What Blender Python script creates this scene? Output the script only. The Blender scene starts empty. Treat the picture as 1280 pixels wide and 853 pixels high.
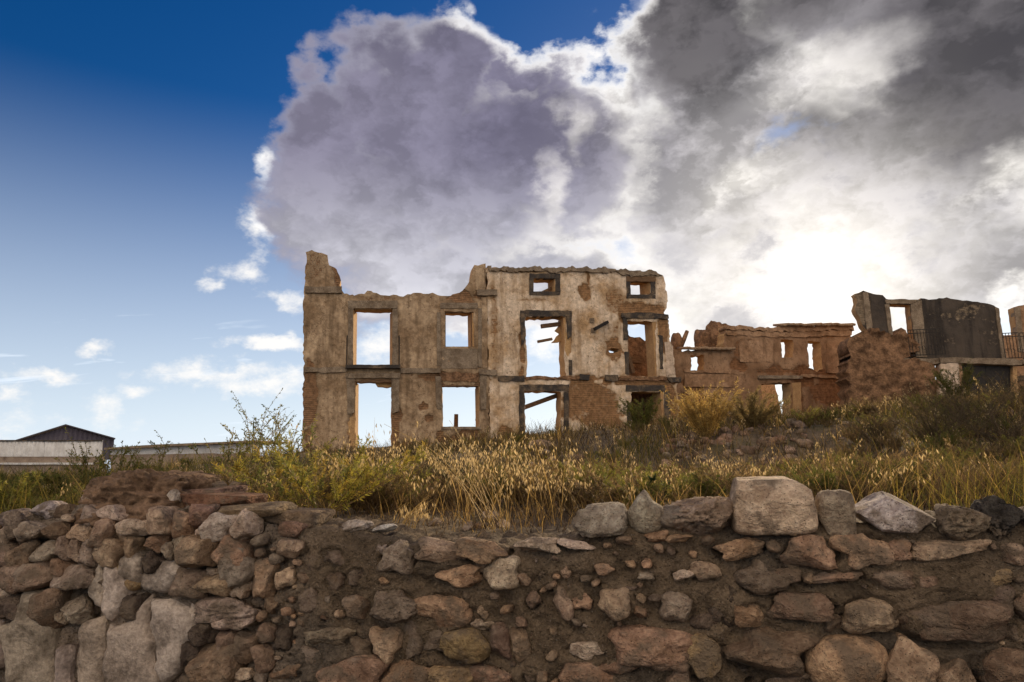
import bpy, bmesh, math, random
import numpy as np
from mathutils import Vector, Matrix
from mathutils.geometry import delaunay_2d_cdt

scene = bpy.context.scene
COL = scene.collection
rnd = random.Random(7)
rng = np.random.default_rng(11)
R = math.radians

# ------------------------------------------------------------------ camera
EYE = 1.65
FPX = 853.33
cam_d = bpy.data.cameras.new("camera")
cam_d.lens = 24.0
cam_d.sensor_width = 36.0
cam_d.clip_start = 0.05
cam_d.clip_end = 20000
cam = bpy.data.objects.new("camera", cam_d)
COL.objects.link(cam)
CROT = Matrix.Rotation(R(100.0), 3, 'X') @ Matrix.Rotation(R(-1.6), 3, 'Z')
cam.matrix_world = Matrix.Translation((0, 0, EYE)) @ CROT.to_4x4()
scene.camera = cam


def ray(px, py):
    """direction through a point of the photograph (1280 x 853)"""
    return CROT @ Vector(((px - 640.0) / FPX, -(py - 426.5) / FPX, -1.0))


def azel(px, py):
    d = ray(px, py).normalized()
    return math.atan2(d.x, d.y), math.asin(d.z)


# ------------------------------------------------------------------ light
SUN_AZ, SUN_EL = R(25.0), R(15.5)
SUN_DIR = Vector((math.sin(SUN_AZ) * math.cos(SUN_EL), math.cos(SUN_AZ) * math.cos(SUN_EL), math.sin(SUN_EL)))
sun_d = bpy.data.lights.new("sun", 'SUN')
sun_d.energy = 4.4
sun_d.angle = R(0.6)
sun_d.color = (1.0, 0.78, 0.50)
sun = bpy.data.objects.new("sun", sun_d)
COL.objects.link(sun)
sun.rotation_euler = (-SUN_DIR).to_track_quat('-Z', 'Y').to_euler()

scene.view_settings.view_transform = 'Standard'
scene.view_settings.look = 'None'
scene.view_settings.exposure = 0.3
scene.view_settings.gamma = 1.0


# ------------------------------------------------------------------ node helpers
class NT:
    def __init__(self, tree):
        self.t = tree
        self.n = tree.nodes
        self.l = tree.links

    def new(self, kind, **kw):
        nd = self.n.new(kind)
        for k, v in kw.items():
            setattr(nd, k, v)
        return nd

    def put(self, sock, v):
        if v is None:
            return
        if isinstance(v, bpy.types.NodeSocket):
            self.l.new(v, sock)
        else:
            if isinstance(v, (tuple, list)) and len(v) == 3 and sock.type == 'RGBA':
                v = (*v, 1)
            sock.default_value = v

    def m(self, op, a, b=None, c=None, clamp=False):
        nd = self.new('ShaderNodeMath', operation=op, use_clamp=clamp)
        for i, v in enumerate((a, b, c)):
            self.put(nd.inputs[i], v)
        return nd.outputs[0]

    def v(self, op, a, b=None, scale=None):
        nd = self.new('ShaderNodeVectorMath', operation=op)
        self.put(nd.inputs[0], a)
        if b is not None:
            self.put(nd.inputs[1], b)
        if scale is not None:
            self.put(nd.inputs['Scale'], scale)
        return nd.outputs['Value'] if op in ('LENGTH', 'DOT_PRODUCT', 'DISTANCE') else nd.outputs[0]

    def rng(self, x, a, b, lo=0.0, hi=1.0, smooth=True):
        nd = self.new('ShaderNodeMapRange', interpolation_type='SMOOTHSTEP' if smooth else 'LINEAR')
        for i, v in enumerate((x, a, b, lo, hi)):
            self.put(nd.inputs[i], v)
        return nd.outputs[0]

    def mix(self, f, a, b, mode='MIX'):
        nd = self.new('ShaderNodeMix', data_type='RGBA', blend_type=mode)
        self.put(nd.inputs[0], f)
        self.put(nd.inputs[6], a)
        self.put(nd.inputs[7], b)
        return nd.outputs[2]

    def noise(self, vec, scale, detail=6.0, rough=0.55, dist=0.0, col=False):
        nd = self.new('ShaderNodeTexNoise')
        self.put(nd.inputs['Vector'], vec)
        nd.inputs['Scale'].default_value = scale
        nd.inputs['Detail'].default_value = detail
        nd.inputs['Roughness'].default_value = rough
        nd.inputs['Distortion'].default_value = dist
        return nd.outputs['Color'] if col else nd.outputs['Fac']

    def vor(self, vec, scale, feature='F1', out='Distance', rand=1.0):
        nd = self.new('ShaderNodeTexVoronoi', feature=feature)
        self.put(nd.inputs['Vector'], vec)
        nd.inputs['Scale'].default_value = scale
        nd.inputs['Randomness'].default_value = rand
        return nd.outputs[out]

    def xyz(self, v):
        nd = self.new('ShaderNodeSeparateXYZ')
        self.put(nd.inputs[0], v)
        return nd.outputs

    def comb(self, x, y, z):
        nd = self.new('ShaderNodeCombineXYZ')
        for i, v in enumerate((x, y, z)):
            self.put(nd.inputs[i], v)
        return nd.outputs[0]


# ------------------------------------------------------------------ sky
def build_world():
    w = bpy.data.worlds.new("World")
    scene.world = w
    w.use_nodes = True
    w.cycles.sampling_method = 'MANUAL'
    w.cycles.sample_map_resolution = 512
    w.node_tree.nodes.clear()
    t = NT(w.node_tree)
    d = t.new('ShaderNodeTexCoord').outputs['Generated']
    X, Y, Z = t.xyz(d)[:3]
    az = t.m('ARCTAN2', X, Y)
    el = t.m('ARCSINE', Z)
    uv = t.comb(az, el, 0.0)
    # stretched direction so that far (low) clouds lie flatter
    dn = t.comb(X, Y, t.m('MULTIPLY', Z, 1.5))
    wvc = t.noise(dn, 4.0, 4.0, 0.58, col=True)
    wv = t.v('SUBTRACT', wvc, (0.5, 0.5, 0.5))
    wv2c = t.noise(dn, 13.0, 5.0, 0.65, col=True)
    wv2 = t.v('SUBTRACT', wv2c, (0.5, 0.5, 0.5))
    uvw = t.v('ADD', uv, t.v('ADD', t.v('SCALE', wv, scale=0.26), t.v('SCALE', wv2, scale=0.085)))

    def blob(px, py, rx, ry, src=None):
        a, e = azel(px, py)
        q = t.v('MULTIPLY', t.v('SUBTRACT', src or uvw, (a, e, 0.0)), (FPX / rx, FPX / ry, 0.0))
        return t.m('SUBTRACT', 1.0, t.v('LENGTH', q))

    def union(lst):
        f = lst[0]
        for g in lst[1:]:
            f = t.m('SMOOTH_MAX', f, g, 0.12)
        return f

    F = union([blob(*b) for b in [
        (560, 205, 215, 165), (455, 200, 120, 110), (565, 95, 95, 85), (480, 95, 100, 75), (400, 130, 80, 70), (440, 290, 110, 70),
        (700, 190, 170, 150), (900, 150, 230, 240), (870, 20, 120, 130), (1190, 130, 300, 250), (1080, 320, 340, 160),
        (735, 85, 55, 45), (655, 95, 70, 55), (640, 345, 290, 70), (1240, 360, 170, 60), (1150, -60, 380, 140)]])
    for (px, py, rx, ry, k) in [(695, -12, 85, 62, 0.85)]:
        hole = t.m('MULTIPLY', blob(px, py, rx, ry), k)
        F = t.m('SMOOTH_MIN', F, t.m('MULTIPLY', hole, -1.0), 0.10)
    def billow(vec):
        nd = t.new('ShaderNodeTexVoronoi', feature='F1')
        t.put(nd.inputs['Vector'], vec)
        nd.inputs['Scale'].default_value = 6.0
        nd.inputs['Detail'].default_value = 3.0
        nd.inputs['Roughness'].default_value = 0.55
        nd.inputs['Lacunarity'].default_value = 2.3
        return t.m('SUBTRACT', 1.0, nd.outputs['Distance'])
    dw = t.v('ADD', dn, t.v('SCALE', wv2, scale=0.10))
    fb0 = t.m('ADD', t.m('MULTIPLY', t.noise(dn, 6.5, 6.0, 0.60), 0.62), t.m('MULTIPLY', billow(dw), 0.40))
    fb = t.m('SUBTRACT', fb0, 0.56)
    # broken cloud over the rest of the sky, clear to the left of the view
    gen = t.m('SUBTRACT', t.noise(dn, 1.7, 4.0, 0.55), 0.46)
    gen = t.m('MULTIPLY', gen, 3.0)
    clear = t.rng(blob(60, 190, 620, 560, uv), -0.05, 0.5)
    clear2 = t.rng(blob(640, 420, 900, 330, uv), -0.1, 0.25)
    gen = t.m('SUBTRACT', gen, t.m('MULTIPLY', t.m('MAXIMUM', clear, clear2), 3.0))
    F = t.m('MAXIMUM', F, gen)
    D = t.m('ADD', F, t.m('MULTIPLY', fb, 0.55))
    alpha = t.rng(D, -0.10, 0.20)
    thin = t.rng(t.m('ADD', blob(990, 165, 75, 32), t.m('MULTIPLY', fb, 1.3)), 0.05, 0.75)
    alpha = t.m('MULTIPLY', alpha, t.m('SUBTRACT', 1.0, t.m('MULTIPLY', thin, 0.8)))
    thick = t.rng(D, -0.02, 0.42)
    # little puffs and streaks low on the left
    pw = t.v('ADD', uv, t.v('SCALE', wv2, scale=0.06))
    P = union([blob(*b, pw) for b in [
        (333, 196, 17, 24), (322, 292, 22, 26), (301, 342, 26, 17), (346, 372, 38, 13), (269, 360, 13, 9),
        (130, 505, 22, 17), (15, 530, 70, 18), (240, 468, 64, 15), (175, 486, 22, 10), (60, 470, 30, 8), (350, 430, 60, 8), (8, 490, 14, 10), (118, 440, 18, 8),
        (290, 462, 34, 10), (330, 480, 46, 14), (700, 420, 60, 22), (470, 430, 40, 24), (575, 410, 30, 16), (870, 410, 34, 22)]])
    P = t.m('ADD', P, t.m('MULTIPLY', t.m('SUBTRACT', t.xyz(wv2c)[2], 0.5), 4.2))
    puff = t.m('MULTIPLY', t.rng(P, -0.25, 1.25), 0.93)
    strk = t.noise(t.comb(t.m('MULTIPLY', az, 2.2), t.m('MULTIPLY', t.m('ADD', el, t.m('MULTIPLY', az, -0.12)), 17.0), 0.0), 2.0, 4.0, 0.62, 0.4)
    strk = t.m('MULTIPLY', t.rng(strk, 0.40, 0.72), t.m('MULTIPLY', t.rng(el, 0.32, 0.10), t.rng(el, 0.0, 0.05)))

    sdot = t.v('DOT_PRODUCT', d, tuple(SUN_DIR))
    ang = t.m('ARCCOSINE', t.m('MINIMUM', sdot, 1.0))
    gdir = Vector((math.sin(SUN_AZ), math.cos(SUN_AZ), math.tan(R(12.0)))).normalized()
    gang = t.m('ARCCOSINE', t.m('MINIMUM', t.v('DOT_PRODUCT', d, tuple(gdir)), 1.0))
    glow = t.m('EXPONENT', t.m('MULTIPLY', t.m('POWER', t.m('DIVIDE', gang, 0.15), 2.0), -1.0))
    wide = t.m('EXPONENT', t.m('MULTIPLY', t.m('DIVIDE', ang, 0.40), -1.0))
    # billow relief: noise here against noise a step towards the sun
    sun_off = tuple(SUN_DIR * 0.045)
    relief = t.m('SUBTRACT', fb0, t.m('ADD', t.m('MULTIPLY', t.noise(t.v('ADD', dn, sun_off), 6.5, 4.0, 0.58), 0.62), t.m('MULTIPLY', billow(t.v('ADD', dw, sun_off)), 0.40)))
    # cores
    grey = t.mix(t.rng(el, 0.20, 0.46), (0.50, 0.50, 0.54, 1), (0.165, 0.155, 0.215, 1))
    right = t.rng(az, azel(660, 200)[0], azel(900, 200)[0])
    grey = t.mix(t.m('MULTIPLY', right, 0.85), grey, (0.31, 0.297, 0.297, 1))
    dark = t.rng(union([blob(1215, 75, 215, 130), blob(870, 25, 150, 100), blob(1080, -110, 420, 130)]), -0.10, 0.65)
    grey = t.mix(t.m('MULTIPLY', dark, 0.95), grey, (0.078, 0.072, 0.075, 1))
    light = t.rng(union([blob(1020, 95, 120, 45), blob(940, 200, 60, 30), blob(1245, 205, 35, 50), blob(742, 105, 30, 60), blob(705, 175, 26, 50), blob(675, 250, 26, 50)]), -0.1, 0.9)
    grey = t.mix(t.m('MULTIPLY', light, 0.55), grey, (0.80, 0.77, 0.72, 1))
    mott = t.xyz(wvc)[1]
    grey = t.mix(1.0, grey, t.mix(t.rng(mott, 0.3, 0.7), (0.88, 0.87, 0.90, 1), (1.18, 1.17, 1.15, 1)), 'MULTIPLY')
    rl = t.rng(relief, -0.12, 0.12, t.m('SUBTRACT', 0.84, t.m('MULTIPLY', right, 0.12)), t.m('ADD', 1.20, t.m('MULTIPLY', right, 0.20)), smooth=False)
    grey = t.v('SCALE', grey, scale=rl)
    rim = t.mix(t.rng(ang, 0.25, 0.75), (1.02, 0.98, 0.92, 1), (0.28, 0.275, 0.36, 1))
    lobes = t.rng(union([blob(*q) for q in [(715, 75, 85, 62), (590, 30, 55, 34), (640, 70, 50, 30), (332, 196, 26, 28), (325, 292, 34, 40), (760, 20, 40, 50)]]), -0.25, 0.5)
    rim = t.mix(lobes, rim, (1.05, 1.03, 1.0, 1))
    cl = t.mix(thick, rim, grey)
    cl = t.v('ADD', cl, t.v('SCALE', (1.0, 0.93, 0.80), scale=t.m('MULTIPLY', t.m('MULTIPLY', glow, t.rng(t.m('ADD', thick, t.m('MULTIPLY', fb, 4.0)), 0.1, 1.1, 1.0, 0.0)), 0.7)))
    # unseen clouds away from the sun, brightened and warmed as fill for the fronts
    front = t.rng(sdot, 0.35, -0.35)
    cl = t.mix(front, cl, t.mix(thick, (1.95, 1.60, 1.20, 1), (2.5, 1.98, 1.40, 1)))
    cl = t.v('SCALE', cl, scale=t.mix(front, (1, 1, 1, 1), t.v('SCALE', (1, 1, 1), scale=t.rng(el, 0.05, 0.8, 0.88, 1.4))))  # brighter higher up, added for more top light

    sky = t.new('ShaderNodeTexSky', sky_type='NISHITA')
    sky.sun_disc = False
    sky.sun_elevation = SUN_EL
    sky.sun_rotation = SUN_AZ
    sky.air_density = 1.0
    sky.dust_density = 0.3
    sky.ozone_density = 4.0
    hs = t.new('ShaderNodeHueSaturation')
    hs.inputs['Saturation'].default_value = 1.3
    hs.inputs['Hue'].default_value = 0.512
    t.put(hs.inputs['Color'], sky.outputs[0])
    b_sky = t.new('ShaderNodeBackground')
    t.put(b_sky.inputs[0], hs.outputs[0])
    b_sky.inputs[1].default_value = 0.066

    # low haze, thin streaks, puffs, then the big cloud
    b_haze = t.new('ShaderNodeBackground')
    hz = t.mix(wide, (0.68, 0.77, 0.88, 1), (1.08, 1.07, 1.06, 1))
    t.put(b_haze.inputs[0], hz)
    haze = t.m('MULTIPLY', t.m('POWER', t.rng(el, 0.50, -0.02, smooth=False), 1.45), 0.97)
    haze = t.m('MAXIMUM', haze, t.m('MULTIPLY', glow, 0.9))
    haze = t.m('MAXIMUM', haze, t.m('MULTIPLY', strk, 0.95))
    s1 = t.new('ShaderNodeMixShader')
    t.put(s1.inputs[0], haze)
    t.l.new(b_sky.outputs[0], s1.inputs[1])
    t.l.new(b_haze.outputs[0], s1.inputs[2])
    b_p = t.new('ShaderNodeBackground')
    t.put(b_p.inputs[0], t.mix(wide, (0.82, 0.80, 0.78, 1), (1.15, 1.1, 1.0, 1)))
    s2 = t.new('ShaderNodeMixShader')
    t.put(s2.inputs[0], puff)
    t.l.new(s1.outputs[0], s2.inputs[1])
    t.l.new(b_p.outputs[0], s2.inputs[2])
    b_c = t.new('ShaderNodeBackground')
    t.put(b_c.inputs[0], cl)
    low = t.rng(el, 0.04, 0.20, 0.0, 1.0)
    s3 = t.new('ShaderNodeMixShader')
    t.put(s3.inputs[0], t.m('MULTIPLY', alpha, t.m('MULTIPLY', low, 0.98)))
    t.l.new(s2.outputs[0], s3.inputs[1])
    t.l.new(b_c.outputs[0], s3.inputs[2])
    out = t.new('ShaderNodeOutputWorld')
    t.l.new(s3.outputs[0], out.inputs[0])


build_world()


# ------------------------------------------------------------------ numpy noise
def _hash(ix, iy, iz, s):
    h = (ix * 374761393 + iy * 668265263 + iz * 2147483647 + s * 974634541) & 0xFFFFFFFF
    h = ((h ^ (h >> 13)) * 1274126177) & 0xFFFFFFFF
    h = ((h ^ (h >> 16)) * 2246822519) & 0xFFFFFFFF
    return ((h ^ (h >> 15)) & 0xFFFFFF) / float(0xFFFFFF)


def vnoise(p, s=0):
    p = np.asarray(p, float)
    i = np.floor(p).astype(np.int64)
    f = p - i
    f = f * f * f * (f * (f * 6 - 15) + 10)
    r = 0
    for dx in (0, 1):
        wx = f[:, 0] if dx else 1 - f[:, 0]
        for dy in (0, 1):
            wy = f[:, 1] if dy else 1 - f[:, 1]
            for dz in (0, 1):
                wz = f[:, 2] if dz else 1 - f[:, 2]
                r = r + wx * wy * wz * _hash(i[:, 0] + dx, i[:, 1] + dy, i[:, 2] + dz, s)
    return r * 2 - 1


def fbm(p, octv=4, s=0, gain=0.5):
    p = np.asarray(p, float)
    a, r, n = 1.0, 0, 0
    for k in range(octv):
        r = r + a * vnoise(p * (2.03 ** k) + k * 17.3, s + k)
        n += a
        a *= gain
    return r / n


def sstep(a, b, x):
    t = np.clip((x - a) / (b - a), 0, 1)
    return t * t * (3 - 2 * t)


# ------------------------------------------------------------------ objects
def tag(o, label=None, cat=None, group=None, kind=None):
    for k, v in (('label', label), ('category', cat), ('group', group), ('kind', kind)):
        if v:
            o[k] = v
    return o


def empty(name, loc, label, cat, group=None):
    o = bpy.data.objects.new(name, None)
    COL.objects.link(o)
    o.location = loc
    o.empty_display_size = 0.2
    return tag(o, label, cat, group)


def mesh_obj(name, verts, faces, mats, parent=None, origin=None, smooth=True, mi=None, cols=None, fl=None):
    """verts in world space (N,3); faces a list or an (M,k) array"""
    verts = np.asarray(verts, float)
    ploc = np.array(parent['_loc']) if parent is not None and '_loc' in parent else (
        np.array(parent.location) if parent is not None else np.zeros(3))
    org = np.zeros(3) if origin is None else np.asarray(origin, float)
    if parent is not None and origin is None:
        org = ploc
    me = bpy.data.meshes.new(name)
    if isinstance(faces, np.ndarray):
        nf, k = faces.shape
        me.vertices.add(len(verts))
        me.vertices.foreach_set('co', (verts - org).astype(np.float32).ravel())
        me.loops.add(nf * k)
        me.loops.foreach_set('vertex_index', faces.astype(np.int32).ravel())
        me.polygons.add(nf)
        me.polygons.foreach_set('loop_start', np.arange(0, nf * k, k, dtype=np.int32))
        me.update(calc_edges=True)
    else:
        me.from_pydata([tuple(v) for v in (verts - org)], [], faces)
    me.validate()
    if smooth:
        me.polygons.foreach_set('use_smooth', np.ones(len(me.polygons), bool))
    for m in (mats if isinstance(mats, (list, tuple)) else [mats]):
        me.materials.append(m)
    if mi is not None:
        me.polygons.foreach_set('material_index', np.asarray(mi, np.int32))
    if cols is not None:
        a = me.attributes.new('tint', 'FLOAT_COLOR', 'POINT')
        c4 = np.ones((len(verts), 4), np.float32)
        c4[:, :3] = cols
        a.data.foreach_set('color', c4.ravel())
    if fl:
        for nm, arr in fl.items():
            a = me.attributes.new(nm, 'FLOAT', 'POINT')
            a.data.foreach_set('value', np.asarray(arr, np.float32))
    me.update()
    o = bpy.data.objects.new(name, me)
    COL.objects.link(o)
    o.location = org - ploc
    if parent is not None:
        o.parent = parent
    return o


# ------------------------------------------------------------------ materials
def new_mat(name):
    m = bpy.data.materials.new(name)
    m.use_nodes = True
    t = NT(m.node_tree)
    b = t.n['Principled BSDF']
    b.inputs['Roughness'].default_value = 0.9
    b.inputs['Specular IOR Level'].default_value = 0.25
    return m, t, b


def bump(t, b, h, strength=0.6, dist=0.02):
    nd = t.new('ShaderNodeBump')
    nd.inputs['Strength'].default_value = strength
    nd.inputs['Distance'].default_value = dist
    t.put(nd.inputs['Height'], h)
    t.l.new(nd.outputs[0], b.inputs['Normal'])


def geo(t):
    return t.new('ShaderNodeNewGeometry').outputs['Position']


def attr(t, nm, out='Fac'):
    nd = t.new('ShaderNodeAttribute', attribute_name=nm)
    return nd.outputs[out]


def mat_stone():
    m, t, b = new_mat("field_stone")
    p = geo(t)
    oi = t.new('ShaderNodeObjectInfo')
    base = oi.outputs['Color']
    p2 = t.v('ADD', p, t.v('SCALE', (7.0, 3.0, 5.0), scale=oi.outputs['Random']))
    n1 = t.noise(p2, 9.0, 8.0, 0.62)
    n2 = t.noise(p2, 45.0, 6.0, 0.65)
    n3 = t.noise(p2, 3.5, 4.0, 0.5)
    c = t.mix(1.0, base, t.mix(t.rng(n1, 0.3, 0.7), (0.66, 0.61, 0.57, 1), (1.5, 1.48, 1.45, 1)), 'MULTIPLY')
    c = t.mix(1.0, c, t.mix(t.rng(n2, 0.25, 0.75), (0.72, 0.64, 0.62, 1), (1.28, 1.28, 1.27, 1)), 'MULTIPLY')  # darker in the bump's low spots: crevice shade put into the colour
    # pale mineral crust, ochre stains and dirt from the mortar
    c = t.mix(t.m('MULTIPLY', t.rng(n3, 0.56, 0.74), 0.45), c, (0.42, 0.36, 0.29, 1))
    st = t.noise(p2, 6.0, 5.0, 0.6)
    c = t.mix(t.m('MULTIPLY', t.rng(st, 0.56, 0.70), 0.4), c, (0.24, 0.15, 0.08, 1))
    dirt = t.noise(p, 7.0, 7.0, 0.65)
    c = t.mix(t.m('MULTIPLY', t.rng(dirt, 0.47, 0.62), 0.8), c, (0.175, 0.132, 0.094, 1))
    pit = t.vor(p2, 70.0)
    c = t.mix(t.rng(pit, 0.22, 0.05), c, (0.05, 0.04, 0.033, 1))
    t.put(b.inputs['Base Color'], c)
    b.inputs['Roughness'].default_value = 0.95
    crack = t.m('ABSOLUTE', t.m('SUBTRACT', t.noise(p2, 8.0, 6.0, 0.6), 0.5))
    h = t.m('ADD', t.m('MULTIPLY', n1, 1.4), t.m('ADD', t.m('MULTIPLY', n2, 0.9), t.m('MULTIPLY', t.rng(crack, 0.0, 0.04), 0.16)))
    h = t.m('ADD', h, t.m('MULTIPLY', t.rng(pit, 0.0, 0.25), 0.3))
    bump(t, b, h, 1.0, 0.032)
    return m


def mat_mortar():
    m, t, b = new_mat("earth_mortar")
    p = geo(t)
    n1 = t.noise(p, 5.0, 8.0, 0.62)
    n2 = t.noise(p, 60.0, 5.0, 0.7)
    n3 = t.noise(p, 1.6, 4.0, 0.5)
    c = t.mix(t.rng(n1, 0.3, 0.7), (0.115, 0.084, 0.055, 1), (0.26, 0.192, 0.128, 1))
    c = t.mix(t.m('MULTIPLY', attr(t, 'lime'), t.rng(t.noise(p, 9.0, 5.0, 0.6), 0.30, 0.52)), c, (0.36, 0.285, 0.22, 1))
    c = t.mix(t.m('MULTIPLY', t.rng(n3, 0.45, 0.65), 0.5), c, (0.13, 0.115, 0.10, 1))
    c = t.mix(1.0, c, t.mix(t.rng(n2, 0.25, 0.75), (0.62, 0.6, 0.58, 1), (1.35, 1.35, 1.35, 1)), 'MULTIPLY')
    v = t.new('ShaderNodeTexVoronoi', feature='F1')
    t.put(v.inputs['Vector'], p)
    v.inputs['Scale'].default_value = 75.0
    pick = t.rng(t.xyz(v.outputs['Color'])[0], 0.80, 0.84)
    grit = t.m('MULTIPLY', t.rng(v.outputs['Distance'], 0.34, 0.22), pick)
    c = t.mix(grit, c, t.mix(t.xyz(v.outputs['Color'])[1], (0.34, 0.28, 0.21, 1), (0.22, 0.13, 0.08, 1)))
    pv = t.vor(t.v('ADD', p, t.v('SCALE', t.noise(p, 20.0, 3.0, 0.5, col=True), scale=0.03)), 46.0)
    pits = t.rng(pv, 0.20, 0.08)
    c = t.mix(t.m('MULTIPLY', pits, 0.75), c, (0.04, 0.03, 0.022, 1))
    t.put(b.inputs['Base Color'], c)
    b.inputs['Roughness'].default_value = 1.0
    h = t.m('ADD', t.m('MULTIPLY', pits, -0.7), t.m('MULTIPLY', n1, 1.0))
    h = t.m('ADD', h, t.m('ADD', t.m('MULTIPLY', n2, 0.6), t.m('MULTIPLY', grit, 0.4)))
    h = t.m('ADD', h, t.m('MULTIPLY', t.noise(p, 22.0, 6.0, 0.6), 1.5))
    bump(t, b, h, 1.0, 0.055)
    return m


def mat_plaster(name, pale, stain, under, lo=0.5, streak=0.6):
    """weathered lime plaster; attribute 'worn' = where it has come off down to the masonry"""
    m, t, b = new_mat(name)
    p = geo(t)
    x, y, z = t.xyz(p)[:3]
    worn = attr(t, 'worn')
    n1 = t.m('ADD', t.m('MULTIPLY', t.noise(p, 0.9, 8.0, 0.65), 0.6), t.m('MULTIPLY', t.noise(p, 0.38, 5.0, 0.6), 0.4))
    n2 = t.noise(p, 5.0, 8.0, 0.68)
    n3 = t.noise(t.comb(t.m('MULTIPLY', x, 3.0), t.m('MULTIPLY', y, 3.0), t.m('MULTIPLY', z, 0.35)), 1.0, 6.0, 0.6)
    c = t.mix(t.rng(n1, lo - 0.09, lo + 0.10), pale, stain)
    c = t.mix(t.m('MULTIPLY', t.rng(n3, 0.48, 0.68), streak), c, tuple(v * 0.62 for v in stain[:3]))
    c = t.mix(1.0, c, t.mix(t.rng(n2, 0.28, 0.72), (0.68, 0.66, 0.64, 1), (1.25, 1.25, 1.24, 1)), 'MULTIPLY')
    c = t.mix(t.rng(t.noise(p, 9.0, 5.0, 0.6), 0.64, 0.70), c, tuple(v * 0.5 for v in under[:3]))
    ck = t.m('ABSOLUTE', t.m('SUBTRACT', t.noise(p, 1.1, 5.0, 0.55), 0.5))
    c = t.mix(t.m('MULTIPLY', t.rng(ck, 0.006, 0.0), 0.7), c, tuple(v * 0.3 for v in under[:3]))
    edge = t.m('ADD', worn, t.m('MULTIPLY', t.m('SUBTRACT', n2, 0.5), 0.9))
    mask = t.rng(edge, 0.42, 0.58)
    c = t.mix(t.m('MULTIPLY', t.rng(edge, 0.10, 0.48), 0.6), c, tuple(v * 0.8 for v in stain[:3]))
    und = t.mix(t.rng(t.noise(p, 6.0, 8.0, 0.7), 0.3, 0.7), tuple(v * 0.55 for v in under[:3]), tuple(v * 1.3 for v in under[:3]))
    c = t.mix(mask, c, und)
    t.put(b.inputs['Base Color'], c)
    # coursed masonry shows as relief where the plaster is gone
    br = t.m('FRACT', t.m('MULTIPLY', t.m('ADD', z, t.m('MULTIPLY', n2, 0.05)), 12.0))
    h = t.m('ADD', t.m('MULTIPLY', n2, 0.8), t.m('MULTIPLY', mask, t.m('SUBTRACT', t.m('MULTIPLY', t.rng(br, 0.1, 0.3), 0.5), 0.9)))
    h = t.m('ADD', h, t.m('MULTIPLY', t.noise(p, 18.0, 5.0, 0.6), 0.4))
    bump(t, b, h, 0.9, 0.05)
    return m


def mat_noise(name, a, bcol, scale=5.0, bs=0.6, bd=0.03, lo=0.32, hi=0.68, rough=0.9, stretch=None, fine=30.0):
    m, t, b = new_mat(name)
    p = geo(t)
    if stretch:
        p = t.v('MULTIPLY', p, stretch)
    n1 = t.noise(p, scale, 8.0, 0.66)
    n2 = t.noise(p, fine, 5.0, 0.65)
    c = t.mix(t.rng(n1, lo, hi), a, bcol)
    c = t.mix(1.0, c, t.mix(t.rng(n2, 0.28, 0.72), (0.7, 0.69, 0.68, 1), (1.25, 1.25, 1.24, 1)), 'MULTIPLY')
    t.put(b.inputs['Base Color'], c)
    b.inputs['Roughness'].default_value = rough
    bump(t, b, t.m('ADD', n1, t.m('MULTIPLY', n2, 0.5)), bs, bd)
    return m


def mat_leaf(name, trans=0.45):
    m, t, b = new_mat(name)
    c = attr(t, 'tint', 'Color')
    t.put(b.inputs['Base Color'], c)
    b.inputs['Roughness'].default_value = 0.7
    tr = t.new('ShaderNodeBsdfTranslucent')
    t.put(tr.inputs[0], c)
    mx = t.new('ShaderNodeMixShader')
    mx.inputs[0].default_value = trans
    t.l.new(b.outputs[0], mx.inputs[1])
    t.l.new(tr.outputs[0], mx.inputs[2])
    t.l.new(mx.outputs[0], t.n['Material Output'].inputs[0])
    return m


def mat_ground():
    m, t, b = new_mat("dry_earth")
    p = geo(t)
    n1 = t.noise(p, 0.7, 8.0, 0.65)
    n2 = t.noise(p, 7.0, 8.0, 0.65)
    n3 = t.noise(p, 40.0, 5.0, 0.7)
    c = t.mix(t.rng(n1, 0.35, 0.65), (0.10, 0.075, 0.05, 1), (0.19, 0.145, 0.095, 1))
    c = t.mix(t.rng(n2, 0.45, 0.7), c, (0.24, 0.18, 0.115, 1))
    c = t.mix(t.m('MULTIPLY', t.rng(t.noise(p, 1.3, 5.0, 0.6), 0.5, 0.62), 0.6), c, (0.09, 0.085, 0.035, 1))
    c = t.mix(1.0, c, t.mix(t.rng(n3, 0.25, 0.75), (0.6, 0.6, 0.6, 1), (1.35, 1.35, 1.35, 1)), 'MULTIPLY')
    t.put(b.inputs['Base Color'], c)
    b.inputs['Roughness'].default_value = 1.0
    bump(t, b, t.m('ADD', n2, t.m('MULTIPLY', n3, 0.4)), 1.0, 0.06)
    return m


def mat_plain(name, col, rough=0.6, metal=0.0):
    m, t, b = new_mat(name)
    p = geo(t)
    n = t.noise(p, 12.0, 6.0, 0.65)
    t.put(b.inputs['Base Color'], t.mix(t.rng(n, 0.3, 0.7), tuple(c * 0.65 for c in col), tuple(min(1, c * 1.25) for c in col)))
    b.inputs['Roughness'].default_value = rough
    b.inputs['Metallic'].default_value = metal
    bump(t, b, n, 0.4, 0.01)
    return m


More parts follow.
